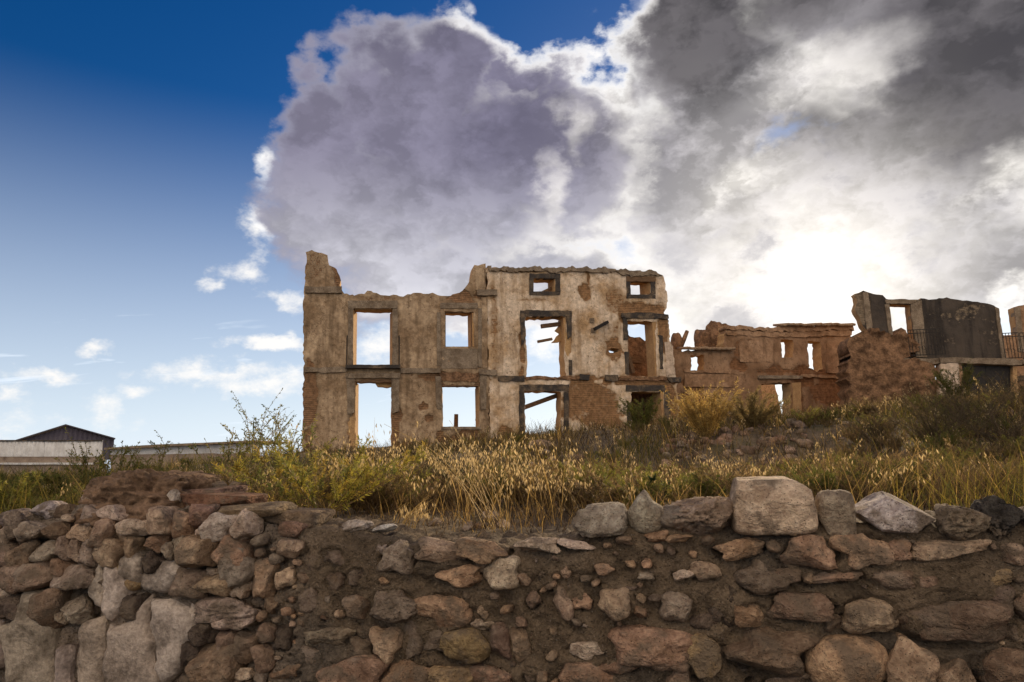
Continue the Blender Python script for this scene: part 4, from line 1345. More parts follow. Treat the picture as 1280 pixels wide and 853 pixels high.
# loose stones lying on the wall: px py w h depth colour label ...
TOPS = [
    ('boulder', 963, 631, 101, 66, 0.14, (0.56, 0.44, 0.31), 'large pale tan squared block standing on the wall', dict(boxy=7.0, rough=0.035, cuts=0, planes=[(0.72, 0, 0.7, 1.0), (-0.95, 0, 0.2, 0.95), (0, 0.1, 1, 0.93), (0.95, 0, 0.12, 0.95), (0.1, 0.9, 0.55, 0.95)])),
    ('boulder', 1042.5, 644, 45, 58, 0.11, (0.36, 0.29, 0.205), 'upright round-edged brown stone beside the large pale block', dict(boxy=4.0, rough=0.09, cuts=3)),
    ('boulder', 1116, 643, 88, 54, 0.15, (0.46, 0.42, 0.385), 'pale grey angular boulder with a ridged top on the wall', dict(boxy=3.5, rough=0.06, cuts=2, planes=[(0.62, 0.2, 0.75, 0.55), (-0.62, 0.1, 0.75, 0.72), (-0.3, 0.75, 0.6, 0.62), (0.25, 0.9, -0.1, 0.7), (-0.8, 0, -0.6, 0.75), (0.7, 0, -0.7, 0.8)])),
    ('boulder', 1196, 653, 62, 42, 0.12, (0.21, 0.165, 0.12), 'pitted brown-grey stone between the pale angular boulder and a near-black one', dict(boxy=3.0, rough=0.16, cuts=4, pit=0.16)),
    ('boulder', 1247, 652, 46, 54, 0.13, (0.055, 0.05, 0.045), 'near-black rough stone near the right end of the wall', dict(boxy=3.0, rough=0.18, cuts=4, pit=0.2)),
    ('boulder', 1285, 657, 34, 40, 0.12, (0.18, 0.15, 0.12), 'grey-brown stone cut by the right edge of the photo', dict(boxy=3.0, rough=0.12, cuts=5)),
    ('boulder', 749, 650, 66, 44, 0.14, (0.34, 0.295, 0.235), 'rounded grey boulder, leftmost of the large stones on the wall', dict(boxy=2.6, rough=0.14, cuts=6)),
    ('boulder', 807, 640, 46, 52, 0.10, (0.37, 0.325, 0.255), 'pointed grey slab stone leaning upright on the wall', dict(boxy=2.4, rough=0.06, cuts=3, tri=True)),
    ('boulder', 839, 646, 34, 26, 0.09, (0.22, 0.19, 0.16), 'dark grey stone half hidden behind the pointed slab stone', dict(boxy=2.6, rough=0.1, cuts=5)),
    ('boulder', 880, 645, 82, 44, 0.14, (0.33, 0.255, 0.175), 'deeply pitted brown limestone boulder left of the large pale block', dict(boxy=3.2, rough=0.17, cuts=4, pit=0.22)),
    ('stone', 1015, 635, 8, 15, 0.03, (0.30, 0.22, 0.14), 'tiny ochre stone wedged beside the large pale block', dict(boxy=2.4, rough=0.1, cuts=5)),
    ('stone', 117, 621, 28, 22, 0.06, (0.44, 0.39, 0.34), 'pale stone perched at the left foot of the earth lump', dict(boxy=2.6, rough=0.1, cuts=8, rot=0.4)),
    ('stone', 60, 638, 32, 22, 0.08, (0.36, 0.33, 0.31), 'whitish grey stone on the far left wall top', dict(boxy=2.8, rough=0.13, cuts=6)),
    ('stone', 92, 643, 34, 26, 0.08, (0.15, 0.105, 0.07), 'brown weathered stone right of the whitish grey one', dict(boxy=2.6, rough=0.12, cuts=6)),
    ('stone', 20, 650, 34, 24, 0.08, (0.19, 0.16, 0.135), 'dull grey stone at the far left end of the wall top', dict(boxy=2.8, rough=0.13, cuts=6)),
    ('stone', 212, 626, 34, 20, 0.06, (0.50, 0.46, 0.42), 'white jagged stone leaning below the earth lump', dict(boxy=2.2, rough=0.1, cuts=9, cutlo=0.5, rot=0.5)),
    ('stone', 371, 661, 34, 20, 0.08, (0.22, 0.13, 0.095), 'flat reddish stone lying on the wall below the yellow bush', dict(boxy=4.0, rough=0.08, cuts=6)),
    ('stone', 446, 659, 34, 16, 0.07, (0.45, 0.385, 0.32), 'pale rough stone lying in the dry grass on the wall', dict(boxy=2.6, rough=0.12, cuts=8)),
    ('stone', 481, 661, 28, 10, 0.06, (0.46, 0.44, 0.41), 'thin white flat stone lying in the dry grass on the wall', dict(boxy=2.2, rough=0.06, cuts=6, rot=0.15)),
]
for (nm, px, py, w, h, dep, colr, lab, kw) in TOPS:
    kw = dict(kw)
    rot = kw.pop('rot', 0.0)
    if kw.pop('tri', False):
        kw['rfun'] = lambda th: 1.0 - 0.34 * np.clip(np.sin(th), 0, 1) * np.abs(np.cos(th)) * 2 + 0.06 * np.cos(3 * th)
    back = 0.09 if nm == 'boulder' else 0.12
    pl = WALL.back(back)
    o, _ = plane_rock(nm, pl, px, py, w * 1.04, h * 1.06, dep, 0.0, colr, rot=rot, sub=5, seed=int(px * 7 + py), **kw)
    tag(o, lab, 'boulder' if nm == 'boulder' else 'stone')

# lump of earth and flat slabs on the left part of the wall
pl = WALL.back(0.35)
o, _ = plane_rock('earth_lump', pl, 198, 628, 150, 92, 0.36, 0.0, (0.21, 0.13, 0.085), sub=6, boxy=2.4, rough=0.22, cuts=6, mat=M_LUMP, seed=77, pit=0.10)
tag(o, 'big lump of reddish dried earth slumped on the left of the wall', 'earth lump')
for (x0, y0, x1, y1, bk, cl, lab, rot) in [
        (229, 617, 318, 634, 0.22, (0.20, 0.10, 0.06), 'dark red flat slab in the stack right of the earth lump', -0.02),
        (236, 609, 292, 620, 0.36, (0.25, 0.16, 0.11), 'thin pinkish slab on top of the dark red slab', 0.0),
        (255, 602, 300, 612, 0.50, (0.18, 0.13, 0.085), 'brown slab at the back of the stack under the yellow bush', 0.0),
        (272, 631, 354, 646, 0.12, (0.25, 0.185, 0.11), 'long tan slab sloping under the yellow bush, lowest of the stack', 0.06),
        (324, 638, 405, 660, 0.25, (0.20, 0.145, 0.095), 'broad brown slab behind the flat reddish stone', -0.03)]:
    o, _ = plane_rock('slab', WALL.back(bk), (x0 + x1) / 2, (y0 + y1) / 2, (x1 - x0) * 1.05, (y1 - y0) * 1.15, 0.17, 0.0, cl, rot=rot, sub=5, boxy=6.0, rough=0.05, cuts=5, cutlo=0.8)
    tag(o, lab, 'slab')


# ------------------------------------------------------------------ rubble on the slope
def rubble():
    protos = []
    for i in range(7):
        p, f = rock(1, rnd.uniform(0.7, 1), rnd.uniform(0.55, 0.8), 900 + i, sub=3, boxy=2.8, rough=0.14, cuts=8)
        me = bpy.data.meshes.new('rubble_stone')
        me.from_pydata([tuple(v) for v in p], [], [tuple(int(k) for k in q) for q in f])
        me.polygons.foreach_set('use_smooth', np.ones(len(f), bool))
        me.materials.append(M_STONE)
        protos.append(me)
    zones = [(830, 1010, 12.2, 16.5, 150, (0.06, 0.15), 'brown rubble stone in the tumbled bank below the cottage ruin', 'rubble stones of the bank below the cottage', 'bbmtrg'),
             (585, 725, 10.0, 17.0, 75, (0.06, 0.17), 'grey rubble stone on the grassy mound below the tall ruin', 'rubble stones of the mound below the tall ruin', 'ggtpb'),
             (1000, 1290, 6.5, 18.0, 60, (0.04, 0.11), 'grey-brown rubble stone scattered over the right-hand slope', 'rubble stones scattered on the right slope', 'bggm'),
             (330, 700, 4.6, 8.0, 40, (0.02, 0.06), 'small stone on the bare soil just behind the wall', 'small stones just behind the wall', 'tpgb')]
    for (a, b, d0, d1, n, (r0, r1), lab, grp, cols) in zones:
        for _ in range(n):
            px = rnd.uniform(a, b)
            g = on_ground(px, rnd.uniform(d0, d1))
            o = bpy.data.objects.new('rubble_stone', rnd.choice(protos))
            COL.objects.link(o)
            s = rnd.uniform(r0, r1)
            if rnd.random() < 0.15:
                s *= 1.5
            o.location = g + Vector((0, 0, s * 0.25))
            o.scale = (s, s * rnd.uniform(0.7, 1.1), s * rnd.uniform(0.7, 1.0))
            o.rotation_euler = (rnd.uniform(-.5, .5), rnd.uniform(-.5, .5), rnd.uniform(0, 6.28))
            colour(o, rnd.choice(cols), 0.2)
            w_ = 'larger' if s > r0 + 0.7 * (r1 - r0) else ('small' if s < r0 + 0.35 * (r1 - r0) else 'middling')
            tag(o, w_ + ' ' + lab, 'stone', grp)


rubble()


def cottage_rubble():
    # humps of orange masonry standing on the wall behind the tiled parapet, and a prong
    pl = COT.back(1.6)
    for (px, py, w, h, lab) in [(880, 430, 18, 44, None), (896, 428, 22, 52, None), (905, 425, 12, 40, None), (845, 432, 9, 30, None)]:
        o, _ = plane_rock('masonry_hump', pl, px, py, w, h, 0.45, 0.0, 'o', parent=cottage, sub=4, boxy=3.0, rough=0.14, cuts=5, mat=M_MUD)
    a, b = pl.uz(849, 434), pl.uz(855, 424)
    c = pl.uz(859, 414)
    V, F = tube([Vector(pl.w(*a)), Vector(pl.w(*b)), Vector(pl.w(*c))], [0.20, 0.12, 0.10], 6)
    mesh_obj('masonry_prong', V, F, M_MUD, cottage)


cottage_rubble()


# ------------------------------------------------------------------ sheds on the left
def corrugated(pl, x0, x1, top, bot, pitch=0.22, amp=0.035, off=0.0):
    """ribbed sheet between columns x0..x1; top, bot: functions of px giving py"""
    ua, ub = pl.uz(x0, 560)[0], pl.uz(x1, 560)[0]
    n = int((ub - ua) / (pitch / 4))
    us = np.linspace(ua, ub, n)
    pxs = np.linspace(x0, x1, n)
    zt_ = np.array([pl.uz(p, top(p))[1] for p in pxs])
    zb_ = np.array([pl.uz(p, bot(p))[1] for p in pxs])
    k = np.arange(n) % 4
    o = off + np.where((k == 1) | (k == 2), amp, 0.0)
    V = np.concatenate([pl.w(us, zb_, o), pl.w(us, zt_, o), pl.w(us, zb_, o - 0.06), pl.w(us, zt_, o - 0.06)])
    i = np.arange(n - 1)
    F = np.concatenate([np.stack([i, i + 1, i + 1 + n, i + n], -1), np.stack([i + 2 * n, i + 3 * n, i + 1 + 3 * n, i + 1 + 2 * n], -1), np.stack([i + n, i + 1 + n, i + 1 + 3 * n, i + 3 * n], -1)])
    return V, F


def build_sheds():
    bp = Plane(-20, 80.0, 200, 90.0)
    h = house_root('metal_barn', bp, 80, 'dark grey metal barn gable rising behind the white sheet fence')
    gt = lambda p: np.interp(p, [22, 82, 142], [551, 532.5, 549])
    V, F = corrugated(bp, 22, 142, gt, lambda p: 575, 0.5, 0.06)
    mesh_obj('gable_wall', V, F, M_GREYSHEET, h, smooth=False)
    for a, b in (((20, 551.5), (82, 532)), ((82, 532), (144, 549.3))):
        pa, pb = bp.uz(*a), bp.uz(*b)
        c0, c1 = Vector(bp.w(pa[0], pa[1], 0.4)), Vector(bp.w(pb[0], pb[1], 0.4))
        bk = Vector(-bp.n) * 14
        V = [c0, c1, c1 + bk, c0 + bk]
        V = V + [v + Vector((0, 0, 0.14)) for v in V]
        mesh_obj('roof', np.array(V), [(0, 1, 2, 3), (7, 6, 5, 4), (0, 4, 5, 1), (1, 5, 6, 2), (2, 6, 7, 3), (3, 7, 4, 0)], M_GREYSHEET, h, smooth=False)
    fp = Plane(-60, 62.0, 200, 64.0)
    f = house_root('sheet_fence', fp, 60, 'white ribbed metal sheet fence in front of the grey barn')
    f['category'] = 'fence'
    n = 6
    xs = np.linspace(-90, 128, n + 1)
    for i in range(n):
        V, F = corrugated(fp, xs[i] + 0.1, xs[i + 1], lambda p: 551.0 + 0.8 * math.sin(i * 2.1) * 0.5, lambda p: 571, 0.34, 0.05, off=0.02 * (i % 2))
        mesh_obj('sheet', V, F, M_WHITE, f, smooth=False)
    slab('top_rail', fp, rect(-90, 550.2, 128, 552), (), M_BLACK, th=0.2, off=0.12, parent=f, jit=0.02, step=0.6, relief=0.0)
    slab('base_wall', fp, rect(-90, 571, 128, 600), (), M_SHEDWALL, th=0.3, off=-0.05, parent=f, jit=0.02, step=0.6, relief=0.02)
    slab('kerb', fp, rect(-90, 578.5, 118, 581), (), M_WHITE, th=0.4, off=0.25, parent=f, jit=0.02, step=0.6, relief=0.02)
    sp = Plane(110, 52.0, 345, 50.0)
    s = house_root('low_shed', sp, 230, 'long low white shed with a thin dark roof, left of the tall ruin')
    slab('wall', sp, [(138, 562), (240, 557.5), (322, 553), (322, 566), (138, 568.5)], (), M_WHITE, th=0.3, parent=s, jit=0.01, step=0.5, relief=0.01)
    slab('wall', sp, [(138, 568.6), (322, 566.2), (322, 600), (138, 600)], (), M_SHEDWALL, th=0.3, parent=s, jit=0.01, step=0.5, relief=0.02, off=-0.02)
    slab('roof', sp, [(136, 560.2), (200, 556), (258, 553.8), (324, 550.5), (324, 553), (258, 556.4), (200, 559.3), (136, 562.4)], (), M_TRIM, th=5.0, off=0.5, parent=s, jit=0.008, step=0.5, relief=0.0)
    # a green post with a wire
    pp = Plane(300, 24.0, 420, 24.0)
    u, z1 = pp.uz(317, 527)
    _, z0 = pp.uz(317, 575)
    b = empty('fence_post', tuple(pp.w(u, z0 - .3)), 'thin green metal fence post with a wire, left of the tall ruin', 'fence post')
    V, F = tube([Vector(pp.w(u, z0 - .5)), Vector(pp.w(u, z1))], 0.022, 6)
    mesh_obj('post', V, F, mat_plain('green_paint', (0.06, 0.10, 0.04)), b, smooth=False)
    u2, z2 = pp.uz(390, 545)
    V, F = tube([Vector(pp.w(u + (u2 - u) * t, z1 - 0.03 + (z2 - z1) * t - 0.25 * t * (1 - t))) for t in np.linspace(0, 1, 8)], 0.006, 3)
    mesh_obj('wire', V, F, M_IRON, b, smooth=False)
    pp = Plane(500, 33, 640, 33)
    u, z1 = pp.uz(569, 518)
    _, z0 = pp.uz(568, 560)
    V, F = tube([Vector(pp.w(u, z0)), Vector(pp.w(u + .02, (z0 + z1) / 2)), Vector(pp.w(u + .05, z1))], [0.13, 0.11, 0.10], 7)
    o = mesh_obj('wooden_post', V, F, M_WOOD, None, origin=pp.w(u, z0), smooth=False)
    tag(o, 'short dark wooden post stub seen through the lower window of the tall ruin', 'post')


build_sheds()


# ------------------------------------------------------------------ grass and weeds
def cmul(c, a):
    return np.asarray(c) * a


class Foliage:
    """collects blades (bent strips) and leaves (rhombs) into one mesh"""
    def __init__(self):
        self.V, self.F, self.C, self.n = [], [], [], 0

    def blades(self, P, H, W, az, lean, bend, col, seg=3):
        """P (N,3) bases; each a tapering strip"""
        N = len(P)
        ax = np.stack([np.cos(az), np.sin(az), np.zeros(N)], -1)
        sa = rng.uniform(0, 2 * np.pi, N)
        sx = np.stack([np.cos(sa), np.sin(sa), np.zeros(N)], -1)
        rows = []
        for i in range(seg + 1):
            t = i / seg
            out = (lean * t + bend * t * t)[:, None]
            up = (t - 0.45 * np.abs(bend) * t * t)[:, None]
            c = P + ax * out * H[:, None] + np.array([0, 0, 1]) * up * H[:, None]
            w = (W * (1 - 0.85 * t) * 0.5)[:, None]
            rows += [c - sx * w, c + sx * w]
        V = np.stack(rows, 1)                       # N, 2(seg+1), 3
        b = self.n + np.arange(N)[:, None] * (2 * (seg + 1))
        for i in range(seg):
            self.F.append(np.concatenate([b + 2 * i, b + 2 * i + 1, b + 2 * i + 3, b + 2 * i + 2], 1))
        self.V.append(V.reshape(-1, 3))
        self.C.append(np.repeat(col, 2 * (seg + 1), 0))
        self.n += N * 2 * (seg + 1)
        return P + ax * ((lean + bend) * H)[:, None] + np.array([0, 0, 1]) * ((1 - 0.45 * np.abs(bend)) * H)[:, None]

    def leaves(self, P, D, L, W, col):
        N = len(P)
        D = D / np.maximum(np.linalg.norm(D, axis=1), 1e-6)[:, None]
        r = rng.normal(size=(N, 3))
        S = np.cross(D, r)
        S /= np.maximum(np.linalg.norm(S, axis=1), 1e-6)[:, None]
        m = P + D * (L * 0.45)[:, None]
        V = np.stack([P, m + S * (W / 2)[:, None], P + D * L[:, None], m - S * (W / 2)[:, None]], 1)
        b = self.n + np.arange(N)[:, None] * 4
        self.F.append(np.concatenate([b, b + 1, b + 2, b + 3], 1))
        self.V.append(V.reshape(-1, 3))
        self.C.append(np.repeat(col, 4, 0))
        self.n += N * 4

    def stem(self, pts, r0, r1, col):
        """a three-sided stem along pts (M,3)"""
        pts = np.asarray(pts)
        M = len(pts)
        d = np.gradient(pts, axis=0)
        d /= np.maximum(np.linalg.norm(d, axis=1), 1e-6)[:, None]
        a = np.cross(d, np.array([0.31, 0.52, 0.11]))
        a /= np.maximum(np.linalg.norm(a, axis=1), 1e-6)[:, None]
        bb = np.cross(d, a)
        r = np.linspace(r0, r1, M)[:, None]
        V = np.stack([pts + (a * math.cos(t) + bb * math.sin(t)) * r for t in (0, 2.094, 4.189)], 1)
        i = self.n + np.arange(M - 1)[:, None] * 3
        for k in range(3):
            k2 = (k + 1) % 3
            self.F.append(np.concatenate([i + k, i + k2, i + 3 + k2, i + 3 + k], 1))
        self.V.append(V.reshape(-1, 3))
        self.C.append(np.repeat(np.asarray(col, float)[None], M * 3, 0))
        self.n += M * 3

    def build(self, name, mat, parent=None, origin=None):
        return mesh_obj(name, np.concatenate(self.V), np.concatenate(self.F), mat, parent, origin=origin, smooth=False, cols=np.concatenate(self.C))


STRAW, TAN, BROWN, OLIVE, GREEN, YEL, SEED = (np.array(c) for c in ((0.40, 0.26, 0.085), (0.16, 0.10, 0.048), (0.07, 0.048, 0.03), (0.16, 0.12, 0.028), (0.085, 0.083, 0.02), (0.32, 0.25, 0.04), (0.54, 0.40, 0.20)))


def behind_wall(x, y):
    return -((x - WALL.o.x) * WALL.n.x + (y - WALL.o.y) * WALL.n.y)


def scatter(n, d0, d1, pw=1.0, kmin=-1.15, kmax=1.15):
    y = d0 + (d1 - d0) * rng.random(n) ** pw
    x = rng.uniform(kmin, kmax, n) * y
    s = behind_wall(x, y)
    ok = s > 0.45
    # not inside the houses
    for pl_ in (MAIN, COT, TWN):
        u = (x - pl_.o.x) * pl_.t.x + (y - pl_.o.y) * pl_.t.y
        off = (x - pl_.o.x) * pl_.n.x + (y - pl_.o.y) * pl_.n.y
        ln = 17 if pl_ is MAIN else 9
        ok &= ~((u > -0.5) & (u < ln) & (off < 0.3))
    return x[ok], y[ok]


def pick(x, y, seed):
    """colour of each blade: patches of straw, brown and green"""
    p = np.stack([x * 0.5, y * 0.5, x * 0], -1)
    k = x / y
    g = fbm(p, 3, seed) + np.interp(k, [-.9, -.5, -.25, 0, .3, .5, .9], [.30, .25, .08, -.10, -.02, .18, .10]) + rng.normal(0, 0.22, len(x)) - 0.10
    b = rng.random(len(x))
    c = np.empty((len(x), 3))
    c[:] = STRAW
    c[b < 0.76] = TAN
    c[b < 0.50] = BROWN
    m = g > 0.10
    c[m] = OLIVE
    m2 = g > 0.32
    c[m2] = GREEN
    m3 = (g > 0.18) & (b > 0.86)
    c[m3] = YEL
    return c * rng.uniform(0.55, 1.4, (len(x), 1))


def grass():
    fo = Foliage()
    for (n, d0, d1, h0, h1, w) in ((38000, 4.0, 9.0, 0.10, 0.42, 0.0060), (46000, 8.5, 18.0, 0.16, 0.55, 0.011), (38000, 17.0, 33.0, 0.2, 0.6, 0.020), (9000, 33, 62, 0.2, 0.6, 0.03)):
        x, y = scatter(n, d0, d1, 0.8)
        s = behind_wall(x, y)
        dens = fbm(np.stack([x * 0.9, y * 0.9, x * 0], -1), 3, 61)
        k = x / y
        rub = np.exp(-((k - 0.33) / 0.12) ** 2) * ((y > 11.8) & (y < 15)) + 0.8 * np.exp(-((k - 0.02) / 0.09) ** 2) * ((y > 10) & (y < 17))
        keep = (dens + rng.normal(0, 0.2, len(x)) > -0.25 + rub * 0.55) & (rng.random(len(x)) < np.where(s < 1.0, 0.35, 1.0) + 0 * s)
        x, y, s = x[keep], y[keep], s[keep]
        z = zt(x, y)
        big = sstep(-0.3, 0.5, fbm(np.stack([x * 0.7, y * 0.7, x * 0 + 5], -1), 3, 63))
        H = (h0 + (h1 - h0) * rng.random(len(x)) ** 1.3) * (0.6 + 0.8 * big) * np.where(s < 1.2, 0.7, 1)
        fo.blades(np.stack([x, y, z - 0.02], -1), H, np.full(len(x), w) * rng.uniform(0.6, 1.4, len(x)), rng.uniform(0, 6.28, len(x)), rng.uniform(0, 0.5, len(x)), rng.uniform(0, 0.6, len(x)), pick(x, y, 67))
    tag(fo.build('dry_grass', M_LEAF), 'dry straw and olive grass covering the slope behind the wall', 'grass', kind='stuff')


grass()


def oats():
    fo = Foliage()
    spots = []
    for (px0, px1, d0, d1, n, h0, h1) in ((420, 700, 4.6, 9.0, 60, 0.35, 0.62), (440, 720, 4.8, 8.0, 80, 0.5, 0.85), (640, 1000, 5.0, 12.0, 110, 0.25, 0.5), (1000, 1280, 5.5, 14.0, 100, 0.25, 0.5), (180, 420, 6.5, 14.0, 80, 0.3, 0.6),
                                          (500, 900, 12.0, 26.0, 90, 0.35, 0.7), (900, 1280, 13.0, 27.0, 110, 0.35, 0.7), (-20, 200, 6, 14, 40, .3, .5), (380, 860, 9, 17, 50, 0.55, 0.95), (900, 1280, 9, 17, 60, 0.5, 0.85)):
        for _ in range(n):
            d = ray(rnd.uniform(px0, px1), 575)
            dist = rnd.uniform(d0, d1)
            spots.append((d.x / d.y * dist, dist, rnd.uniform(h0, h1), dist))
    S = np.array(spots)
    x, y = S[:, 0], S[:, 1]
    ok = behind_wall(x, y) > 0.5
    S = S[ok]
    x, y, H, dist = S.T
    z = zt(x, y)
    P = np.stack([x, y, z], -1)
    n = len(P)
    az = rng.uniform(0, 6.28, n)
    lean, bend = rng.uniform(0.0, 0.3, n), rng.uniform(0.05, 0.55, n)
    wd = 0.0022 + dist * 0.00035
    fo.blades(P, H, wd * 1.6, az, lean, bend, np.repeat(STRAW[None] * 0.95, n, 0) * rng.uniform(0.75, 1.2, (n, 1)), seg=5)
    ax = np.stack([np.cos(az), np.sin(az), np.zeros(n)], -1)
    for k in range(14):
        t = rng.uniform(0.62, 1.0, n)
        c = P + ax * ((lean * t + bend * t * t) * H)[:, None] + np.array([0, 0, 1]) * ((t - 0.45 * bend * t * t) * H)[:, None]
        side = rng.normal(size=(n, 3)) * 0.022
        side[:, 2] = -np.abs(side[:, 2])
        D = np.stack([rng.normal(0, 0.35, n), rng.normal(0, 0.35, n), np.full(n, -1.0)], -1)
        L = rng.uniform(0.026, 0.042, n) * (0.85 + dist * 0.035)
        fo.leaves(c + side, D, L, L * 0.30, np.repeat(SEED[None], n, 0) * rng.uniform(0.7, 1.2, (n, 1)))
    tag(fo.build('wild_oats', M_LEAF), 'pale drooping wild oat heads among the dry grass', 'grass', kind='stuff')


oats()


def arc(base, az, H, R_, curl, M=9, wob=0.04):
    t = np.linspace(0, 1, M)
    r = R_ * (t ** curl)
    z = H * (t - 0.12 * t * t)
    a = az + rng.normal(0, wob, M).cumsum() * 0.5
    p = np.stack([np.cos(a) * r, np.sin(a) * r, z], -1)
    return p + np.asarray(base)


def weed(name, loc, H, Rr, stems, label, cat='weed', kind='needle', col=YEL, stemcol=(0.2, 0.13, 0.05), leaf=0.03, dens=70, sub=5, r0=0.006, curl=1.2, group=None, up=1.0, vary=0.35, top=None):
    root = empty(name, loc, label, cat, group)
    st, lf = Foliage(), Foliage()
    loc = np.array(loc)
    for _ in range(stems):
        az = rng.uniform(0, 2 * np.pi)
        h = H * rng.uniform(1 - vary, 1.0)
        r = Rr * rng.uniform(0.25, 1.0)
        pts = arc(loc, az, h * (1 - 0.45 * r / Rr * (1 - up)), r, curl)
        st.stem(pts, r0, r0 * 0.3, np.array(stemcol) * rng.uniform(0.8, 1.2))
        lines = [pts]
        for _ in range(sub):
            i = rng.integers(2, len(pts) - 1)
            a2 = az + rng.uniform(-1.6, 1.6)
            L = h * rng.uniform(0.15, 0.38)
            b = arc(pts[i], a2, L * rng.uniform(0.5, 1.0), L * rng.uniform(0.3, 0.8), 1.2, 6)
            st.stem(b, r0 * 0.5, r0 * 0.15, np.array(stemcol) * rng.uniform(0.8, 1.2))
            lines.append(b)
        for ln in lines:
            n = max(4, int(dens * (1.0 if ln is pts else 0.45)))
            f = rng.uniform(0.12 if kind != 'tip' else 0.6, 1, n) * (len(ln) - 1.001)
            i = f.astype(int)
            w = (f - i)[:, None]
            P = ln[i] * (1 - w) + ln[i + 1] * w
            tang = ln[np.minimum(i + 1, len(ln) - 1)] - ln[i]
            tang /= np.maximum(np.linalg.norm(tang, axis=1), 1e-6)[:, None]
            D = tang * 0.7 + rng.normal(0, 0.55, (n, 3))
            L = leaf * rng.uniform(0.5, 1.25, n)
            W = L * (0.16 if kind == 'needle' else 0.38)
            c = np.asarray(col) if np.ndim(col) == 1 else np.asarray(col)[rng.integers(0, len(col))]
            cc = np.repeat(c[None], n, 0) * rng.uniform(0.65, 1.3, (n, 1))
            lf.leaves(P, D, L, W, cc)
    st.build('stem', M_TWIG, root)
    lf.build('foliage', M_FOLI, root)
    return root


def dup(root, loc, rz, s, label=None):
    r = root.copy()
    COL.objects.link(r)
    r.location = loc
    r.rotation_euler = (0, 0, rz)
    r.scale = (s, s, s * rnd.uniform(0.85, 1.15))
    if label:
        r['label'] = label
    for ch in list(root.children):
        c = ch.copy()
        COL.objects.link(c)
        c.parent = r
    return r


YG = [(0.38, 0.31, 0.05), (0.30, 0.27, 0.05), (0.20, 0.21, 0.05), (0.42, 0.30, 0.06)]
GR = [(0.085, 0.10, 0.022), (0.12, 0.125, 0.03), (0.18, 0.155, 0.04)]
WG = [(0.16, 0.165, 0.04), (0.20, 0.185, 0.045), (0.11, 0.13, 0.035), (0.27, 0.23, 0.05)]
DG = [(0.045, 0.065, 0.022), (0.07, 0.085, 0.03)]
GO = [(0.50, 0.34, 0.10), (0.42, 0.27, 0.08), (0.55, 0.38, 0.13)]
DRY = [(0.21, 0.14, 0.075), (0.30, 0.195, 0.09), (0.12, 0.085, 0.05), (0.16, 0.125, 0.04)]

# the ones that stand out in the photograph
weed('yellow_bush', tuple(on_ground(405, 4.6)), 0.58, 0.74, 16, 'bright yellow-green feathery bush rooted at the back edge of the wall', 'bush', col=YG, leaf=0.036, dens=110, sub=9, r0=0.006, curl=0.85, up=0.6)
weed('yellow_bush', tuple(on_ground(440, 5.6)), 0.42, 0.35, 14, 'smaller yellowish bush just right of the bright feathery bush', 'bush', col=YG, leaf=0.026, dens=90, sub=6, r0=0.005)
weed('tall_weed', tuple(on_ground(318, 7.2)), 1.28, 0.40, 11, 'tall green weed with upright stalks left of the tall ruin', kind='leaf', col=WG, leaf=0.030, dens=42, sub=5, r0=0.006, curl=1.6)
weed('tall_weed', tuple(on_ground(352, 7.4)), 1.22, 0.42, 10, 'tall weed with small dark leaves at the left corner of the tall ruin', kind='leaf', col=WG, leaf=0.032, dens=36, sub=5, r0=0.006, curl=1.6)
weed('tall_weed', tuple(on_ground(374, 6.4)), 0.85, 0.5, 14, 'bushy mid-green weed in front of the left corner of the tall ruin', kind='leaf', col=WG, leaf=0.030, dens=46, sub=5, r0=0.006, curl=1.4)
weed('tall_weed', tuple(on_ground(288, 6.6)), 0.92, 0.42, 13, 'leafy green weed behind the stacked slabs', kind='leaf', col=WG, leaf=0.030, dens=46, sub=5, r0=0.006, curl=1.4)
weed('green_bush', tuple(on_ground(20, 6.0)), 0.45, 0.5, 22, 'yellow-green bush behind the far left end of the wall', 'bush', col=YG[1:3] + GR, leaf=0.035, dens=110, sub=7, r0=0.005)
weed('green_bush', tuple(on_ground(62, 6.8)), 0.5, 0.5, 20, 'dark green bush right of the far left yellow-green bush', 'bush', col=GR, leaf=0.04, dens=100, sub=7, r0=0.005)
weed('tall_weed', tuple(on_ground(112, 8.0)), 1.0, 0.35, 14, 'upright green weed in front of the white sheet fence', kind='leaf', col=WG, leaf=0.030, dens=42, sub=5, r0=0.006, curl=1.5)
weed('tall_weed', tuple(on_ground(150, 7.6)), 0.95, 0.35, 14, 'upright green weed in front of the end of the long low shed', kind='leaf', col=WG, leaf=0.030, dens=42, sub=5, r0=0.006, curl=1.5)
weed('tall_weed', tuple(on_ground(195, 8.4)), 0.95, 0.4, 13, 'sparse green weed in front of the middle of the long low shed', kind='leaf', col=WG, leaf=0.030, dens=50, sub=5, r0=0.006, curl=1.5)
weed('dry_plant', tuple(Vector(WALL.w(WALL.uz(237, 600)[0], 0, -0.35)) + Vector((0, 0, WALL.back(.35).uz(237, 606)[1] - 0.01))), 0.11, 0.12, 9, 'small dry spiky plant on top of the earth lump', 'plant', col=DRY, leaf=0.03, dens=6, sub=2, r0=0.003)
weed('dry_stalk', tuple(on_ground(224, 5.6)), 0.52, 0.12, 3, 'thin bare dry stalks rising behind the earth lump', 'plant', col=DRY, leaf=0.014, dens=16, sub=7, r0=0.003, kind='tip')
weed('golden_bush', tuple(on_ground(886, 14.6)), 1.25, 0.85, 46, 'golden backlit feathery bush at the foot of the cottage ruin', 'bush', col=GO, leaf=0.08, dens=60, sub=6, r0=0.008, curl=1.0)
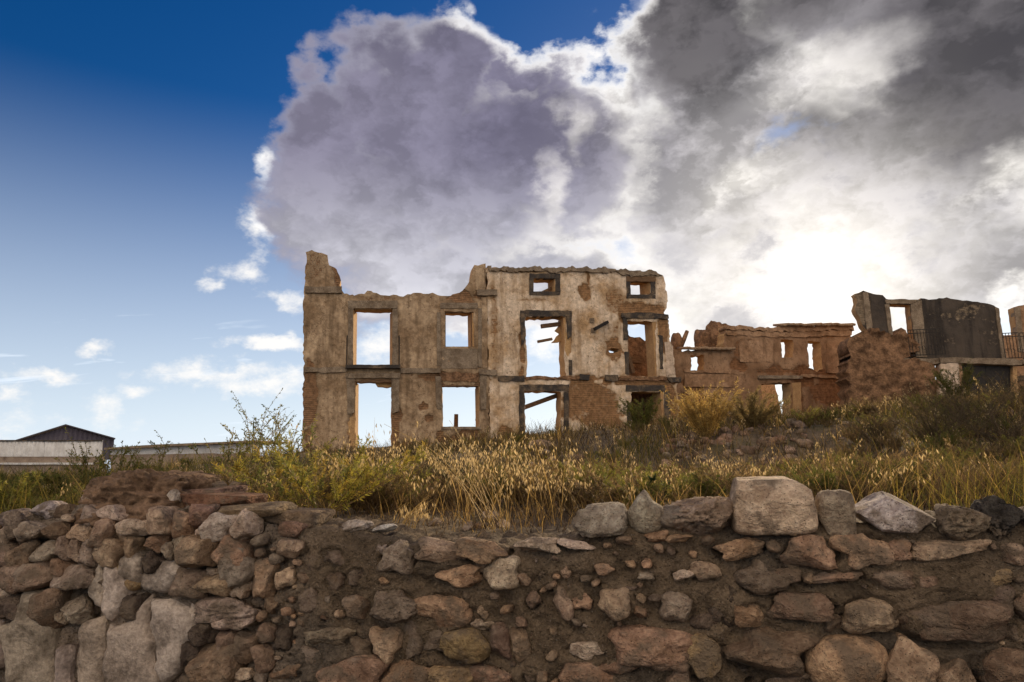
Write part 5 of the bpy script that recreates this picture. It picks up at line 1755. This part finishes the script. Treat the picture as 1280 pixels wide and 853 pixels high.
weed('golden_bush', tuple(on_ground(945, 15.2)), 0.9, 0.9, 36, 'duller brownish-gold bush right of the golden feathery bush', 'bush', col=[(0.28, 0.2, 0.08), (0.22, 0.17, 0.07)], leaf=0.08, dens=55, sub=6, r0=0.008, curl=1.0)
weed('green_bush', tuple(on_ground(806, 22.0)), 1.35, 0.85, 26, 'olive bush growing in front of the dark doorway of the tall ruin', 'bush', col=GR + YG[1:3], leaf=0.09, dens=70, sub=6, r0=0.01)
weed('green_bush', tuple(on_ground(1208, 22.0)), 1.5, 0.9, 30, 'green bush in front of the dark gate of the right ruin', 'bush', col=GR, leaf=0.09, dens=70, sub=6, r0=0.01)
weed('green_bush', tuple(on_ground(790, 5.4)), 0.34, 0.45, 30, 'yellow-green low bush behind the pointed slab stone', 'bush', col=YG[1:3] + GR[1:], leaf=0.022, dens=110, sub=7, r0=0.004)
weed('green_bush', tuple(on_ground(735, 6.2)), 0.36, 0.5, 26, 'olive low bush behind the rounded grey boulder', 'bush', col=YG[1:3] + [OLIVE], leaf=0.022, dens=100, sub=7, r0=0.004)
weed('thistle', tuple(on_ground(822, 5.5)), 0.30, 0.12, 5, 'dark green thistle-like plant behind the dark stone right of the pointed slab', 'plant', kind='leaf', col=DG, leaf=0.05, dens=26, sub=2, r0=0.004)
weed('green_bush', tuple(on_ground(1040, 5.6)), 0.34, 0.55, 30, 'spreading green bush behind the upright brown stone', 'bush', col=GR + YG[2:3], leaf=0.024, dens=110, sub=7, r0=0.004)
weed('green_bush', tuple(on_ground(1115, 6.0)), 0.36, 0.55, 28, 'olive-green bush behind the pale angular boulder', 'bush', col=GR + [OLIVE], leaf=0.024, dens=100, sub=7, r0=0.004)
weed('dry_bush', tuple(on_ground(1225, 5.6)), 0.40, 0.55, 28, 'brown dry twiggy bush behind the near-black stone', 'bush', col=DRY, leaf=0.022, dens=70, sub=8, r0=0.004)
weed('dry_stalk', tuple(on_ground(1010, 4.2)), 0.26, 0.05, 1, 'single grey twig standing beside the large pale block', 'plant', col=DRY, leaf=0.01, dens=4, sub=1, r0=0.003)

for (px, dist, H, lab) in ((1175, 10.5, 0.85, 'dark brown twiggy bush on the slope below the mud wall'), (1225, 11.5, 1.0, 'dark brown twiggy bush below the dark gate, second from the right edge'),
                           (1262, 9.5, 0.85, 'dark brown twiggy bush nearest the right edge of the photo'), (1100, 12.5, 0.8, 'dark twiggy bush in the middle of the right-hand slope'), (560, 7.2, 0.5, 'dark brown dry bush behind the bare part of the wall'),
                           (500, 6.6, 0.45, 'dark dry bush right of the yellow-green feathery bush'), (640, 8.5, 0.5, 'dark dry bush left of the grey rubble mound'), (1290, 13.5, 1.0, 'tall dark bush cut by the right edge of the photo')):
    weed('dry_bush', tuple(on_ground(px, dist)), H, H * 1.15, 30, lab, 'bush', col=[(0.10, 0.075, 0.042), (0.15, 0.105, 0.055), (0.085, 0.075, 0.03)], stemcol=(0.11, 0.075, 0.045), leaf=0.03, dens=80, sub=8, r0=0.006)


def oat_clump(px, dist, n, H, lean_x, label):
    loc = on_ground(px, dist)
    root = empty('oat_clump', tuple(loc), label, 'wild oats')
    st, sd_ = Foliage(), Foliage()
    P = np.array(loc) + np.c_[rng.normal(0, 0.06, (n, 2)), np.zeros(n)]
    for i in range(n):
        h = H * rng.uniform(0.6, 1.0)
        t = np.linspace(0, 1, 10)
        lx = lean_x + rng.normal(0, 0.22)
        ly = rng.normal(0, 0.2)
        b = rng.uniform(0.1, 0.4)
        pts = P[i] + np.c_[(lx * t + np.sign(lx) * b * t ** 3) * h, ly * t * h, (t - 0.35 * b * t ** 3) * h]
        st.stem(pts, 0.0028, 0.0012, STRAW * rng.uniform(0.9, 1.3))
        for q in range(8):
            f = rng.uniform(6.0, 8.99)
            j = int(f)
            c = pts[j] * (1 - f + j) + pts[j + 1] * (f - j) + np.array([rng.normal(0, 0.018), rng.normal(0, 0.018), -rng.uniform(0.0, 0.03)])
            sd_.leaves(c[None], np.array([[rng.normal(0, 0.3), rng.normal(0, 0.3), -1.0]]), np.array([rng.uniform(0.028, 0.045)]), np.array([0.011]), SEED[None] * rng.uniform(0.8, 1.2))
    st.build('stalk', M_TWIG, root)
    tag(sd_.build('seed_head', M_LEAF, root), kind='stuff')


oat_clump(622, 4.7, 15, 0.85, -0.35, 'clump of tall straw-yellow oat stalks leaning left in front of the tall ruin')
oat_clump(585, 5.0, 9, 0.75, 0.15, 'clump of oat stalks under the lower right window of the tall ruin')
oat_clump(505, 4.5, 12, 0.22, 0.5, 'low drooping oat heads hanging over the wall beside the thin white flat stone')
oat_clump(470, 5.4, 16, 0.62, -0.2, 'clump of pale oat stalks right of the bright yellow-green bush')
oat_clump(690, 5.6, 9, 0.55, 0.3, 'clump of oat stalks left of the rounded grey boulder')
oat_clump(1075, 5.2, 12, 0.5, 0.5, 'thin oat stalks leaning right behind the pale angular boulder')
oat_clump(940, 6.2, 14, 0.55, -0.4, 'clump of oat stalks behind the large pale squared block')


def landmark(px, dist):
    if dist < 9:
        nm = [(60, 'far left end of the wall'), (200, 'earth lump'), (330, 'stacked slabs'), (430, 'yellow feathery bush'), (520, 'thin white flat stone'), (680, 'bare middle of the wall top'), (775, 'rounded grey boulder'),
              (845, 'pointed slab stone'), (915, 'pitted limestone boulder'), (1015, 'large pale block'), (1070, 'upright brown stone'), (1165, 'pale angular boulder'), (9999, 'near-black stone')]
        pre = 'close behind the '
    else:
        nm = [(140, 'white sheet fence'), (330, 'long low shed'), (440, 'left corner of the tall ruin'), (500, 'lower doorway of the tall ruin'), (610, 'window with the wooden post'), (720, 'lowest black-framed window'),
              (840, 'dark doorway of the tall ruin'), (940, 'golden bush'), (1060, 'cottage doorway'), (1180, 'broken mud wall'), (9999, 'dark gate')]
        pre = 'on the mid slope below the ' if dist < 15 else 'high on the slope near the '
    return pre + next(b for a, b in nm if px < a)


# many alike weeds over the slope
protos = [
    weed('slope_weed', tuple(on_ground(690, 9.0)), 0.40, 0.42, 22, 'olive-green bushy weed on the slope between the wall and the ruins', 'weed', col=GR + YG[2:3], leaf=0.032, dens=70, sub=6, r0=0.005, group='olive weeds on the slope'),
    weed('slope_weed', tuple(on_ground(1010, 8.5)), 0.42, 0.45, 22, 'brown dried-out bushy weed on the slope between the wall and the ruins', 'weed', col=DRY, leaf=0.03, dens=60, sub=7, r0=0.005, group='brown dried weeds on the slope'),
    weed('slope_weed', tuple(on_ground(560, 8.0)), 0.46, 0.4, 22, 'yellowish feathery weed on the slope between the wall and the ruins', 'weed', col=[YG[1], YG[2], tuple(TAN)], leaf=0.032, dens=70, sub=6, r0=0.005, group='yellowish weeds on the slope'),
]
for i in range(330):
    px = (rnd.uniform(960, 1320), rnd.uniform(-40, 1320), rnd.uniform(-40, 1320), rnd.uniform(420, 760))[i % 4]
    dist = rnd.choice((rnd.uniform(5.4, 9), rnd.uniform(8, 16), rnd.uniform(8, 16), rnd.uniform(14, 25)))
    if 850 < px < 1000 and 11.5 < dist < 15.5:
        continue
    if i % 4 == 3:
        k = rnd.choice((1, 1, 1, 0, 2))
        dist = rnd.uniform(5.2, 11)
    elif px < 330:
        k = rnd.choice((0, 0, 1, 2))
    elif px > 980:
        k = rnd.choice((0, 1, 1, 2))
    else:
        k = rnd.choice((1, 1, 2, 0))
    s = rnd.uniform(0.5, 1.0) * (1 + 0.02 * max(0, dist - 8))
    g = on_ground(px, dist)
    if behind_wall(g.x, g.y) < 1.0:
        continue
    look = ('olive-green weed', 'brown dried weed', 'yellowish weed')[k]
    tall = 'tall ' if s > 1.05 else ('low ' if s < 0.75 else '')
    dup(protos[k], g, rnd.uniform(0, 6.28), s, tall + look + ' ' + landmark(px, dist))
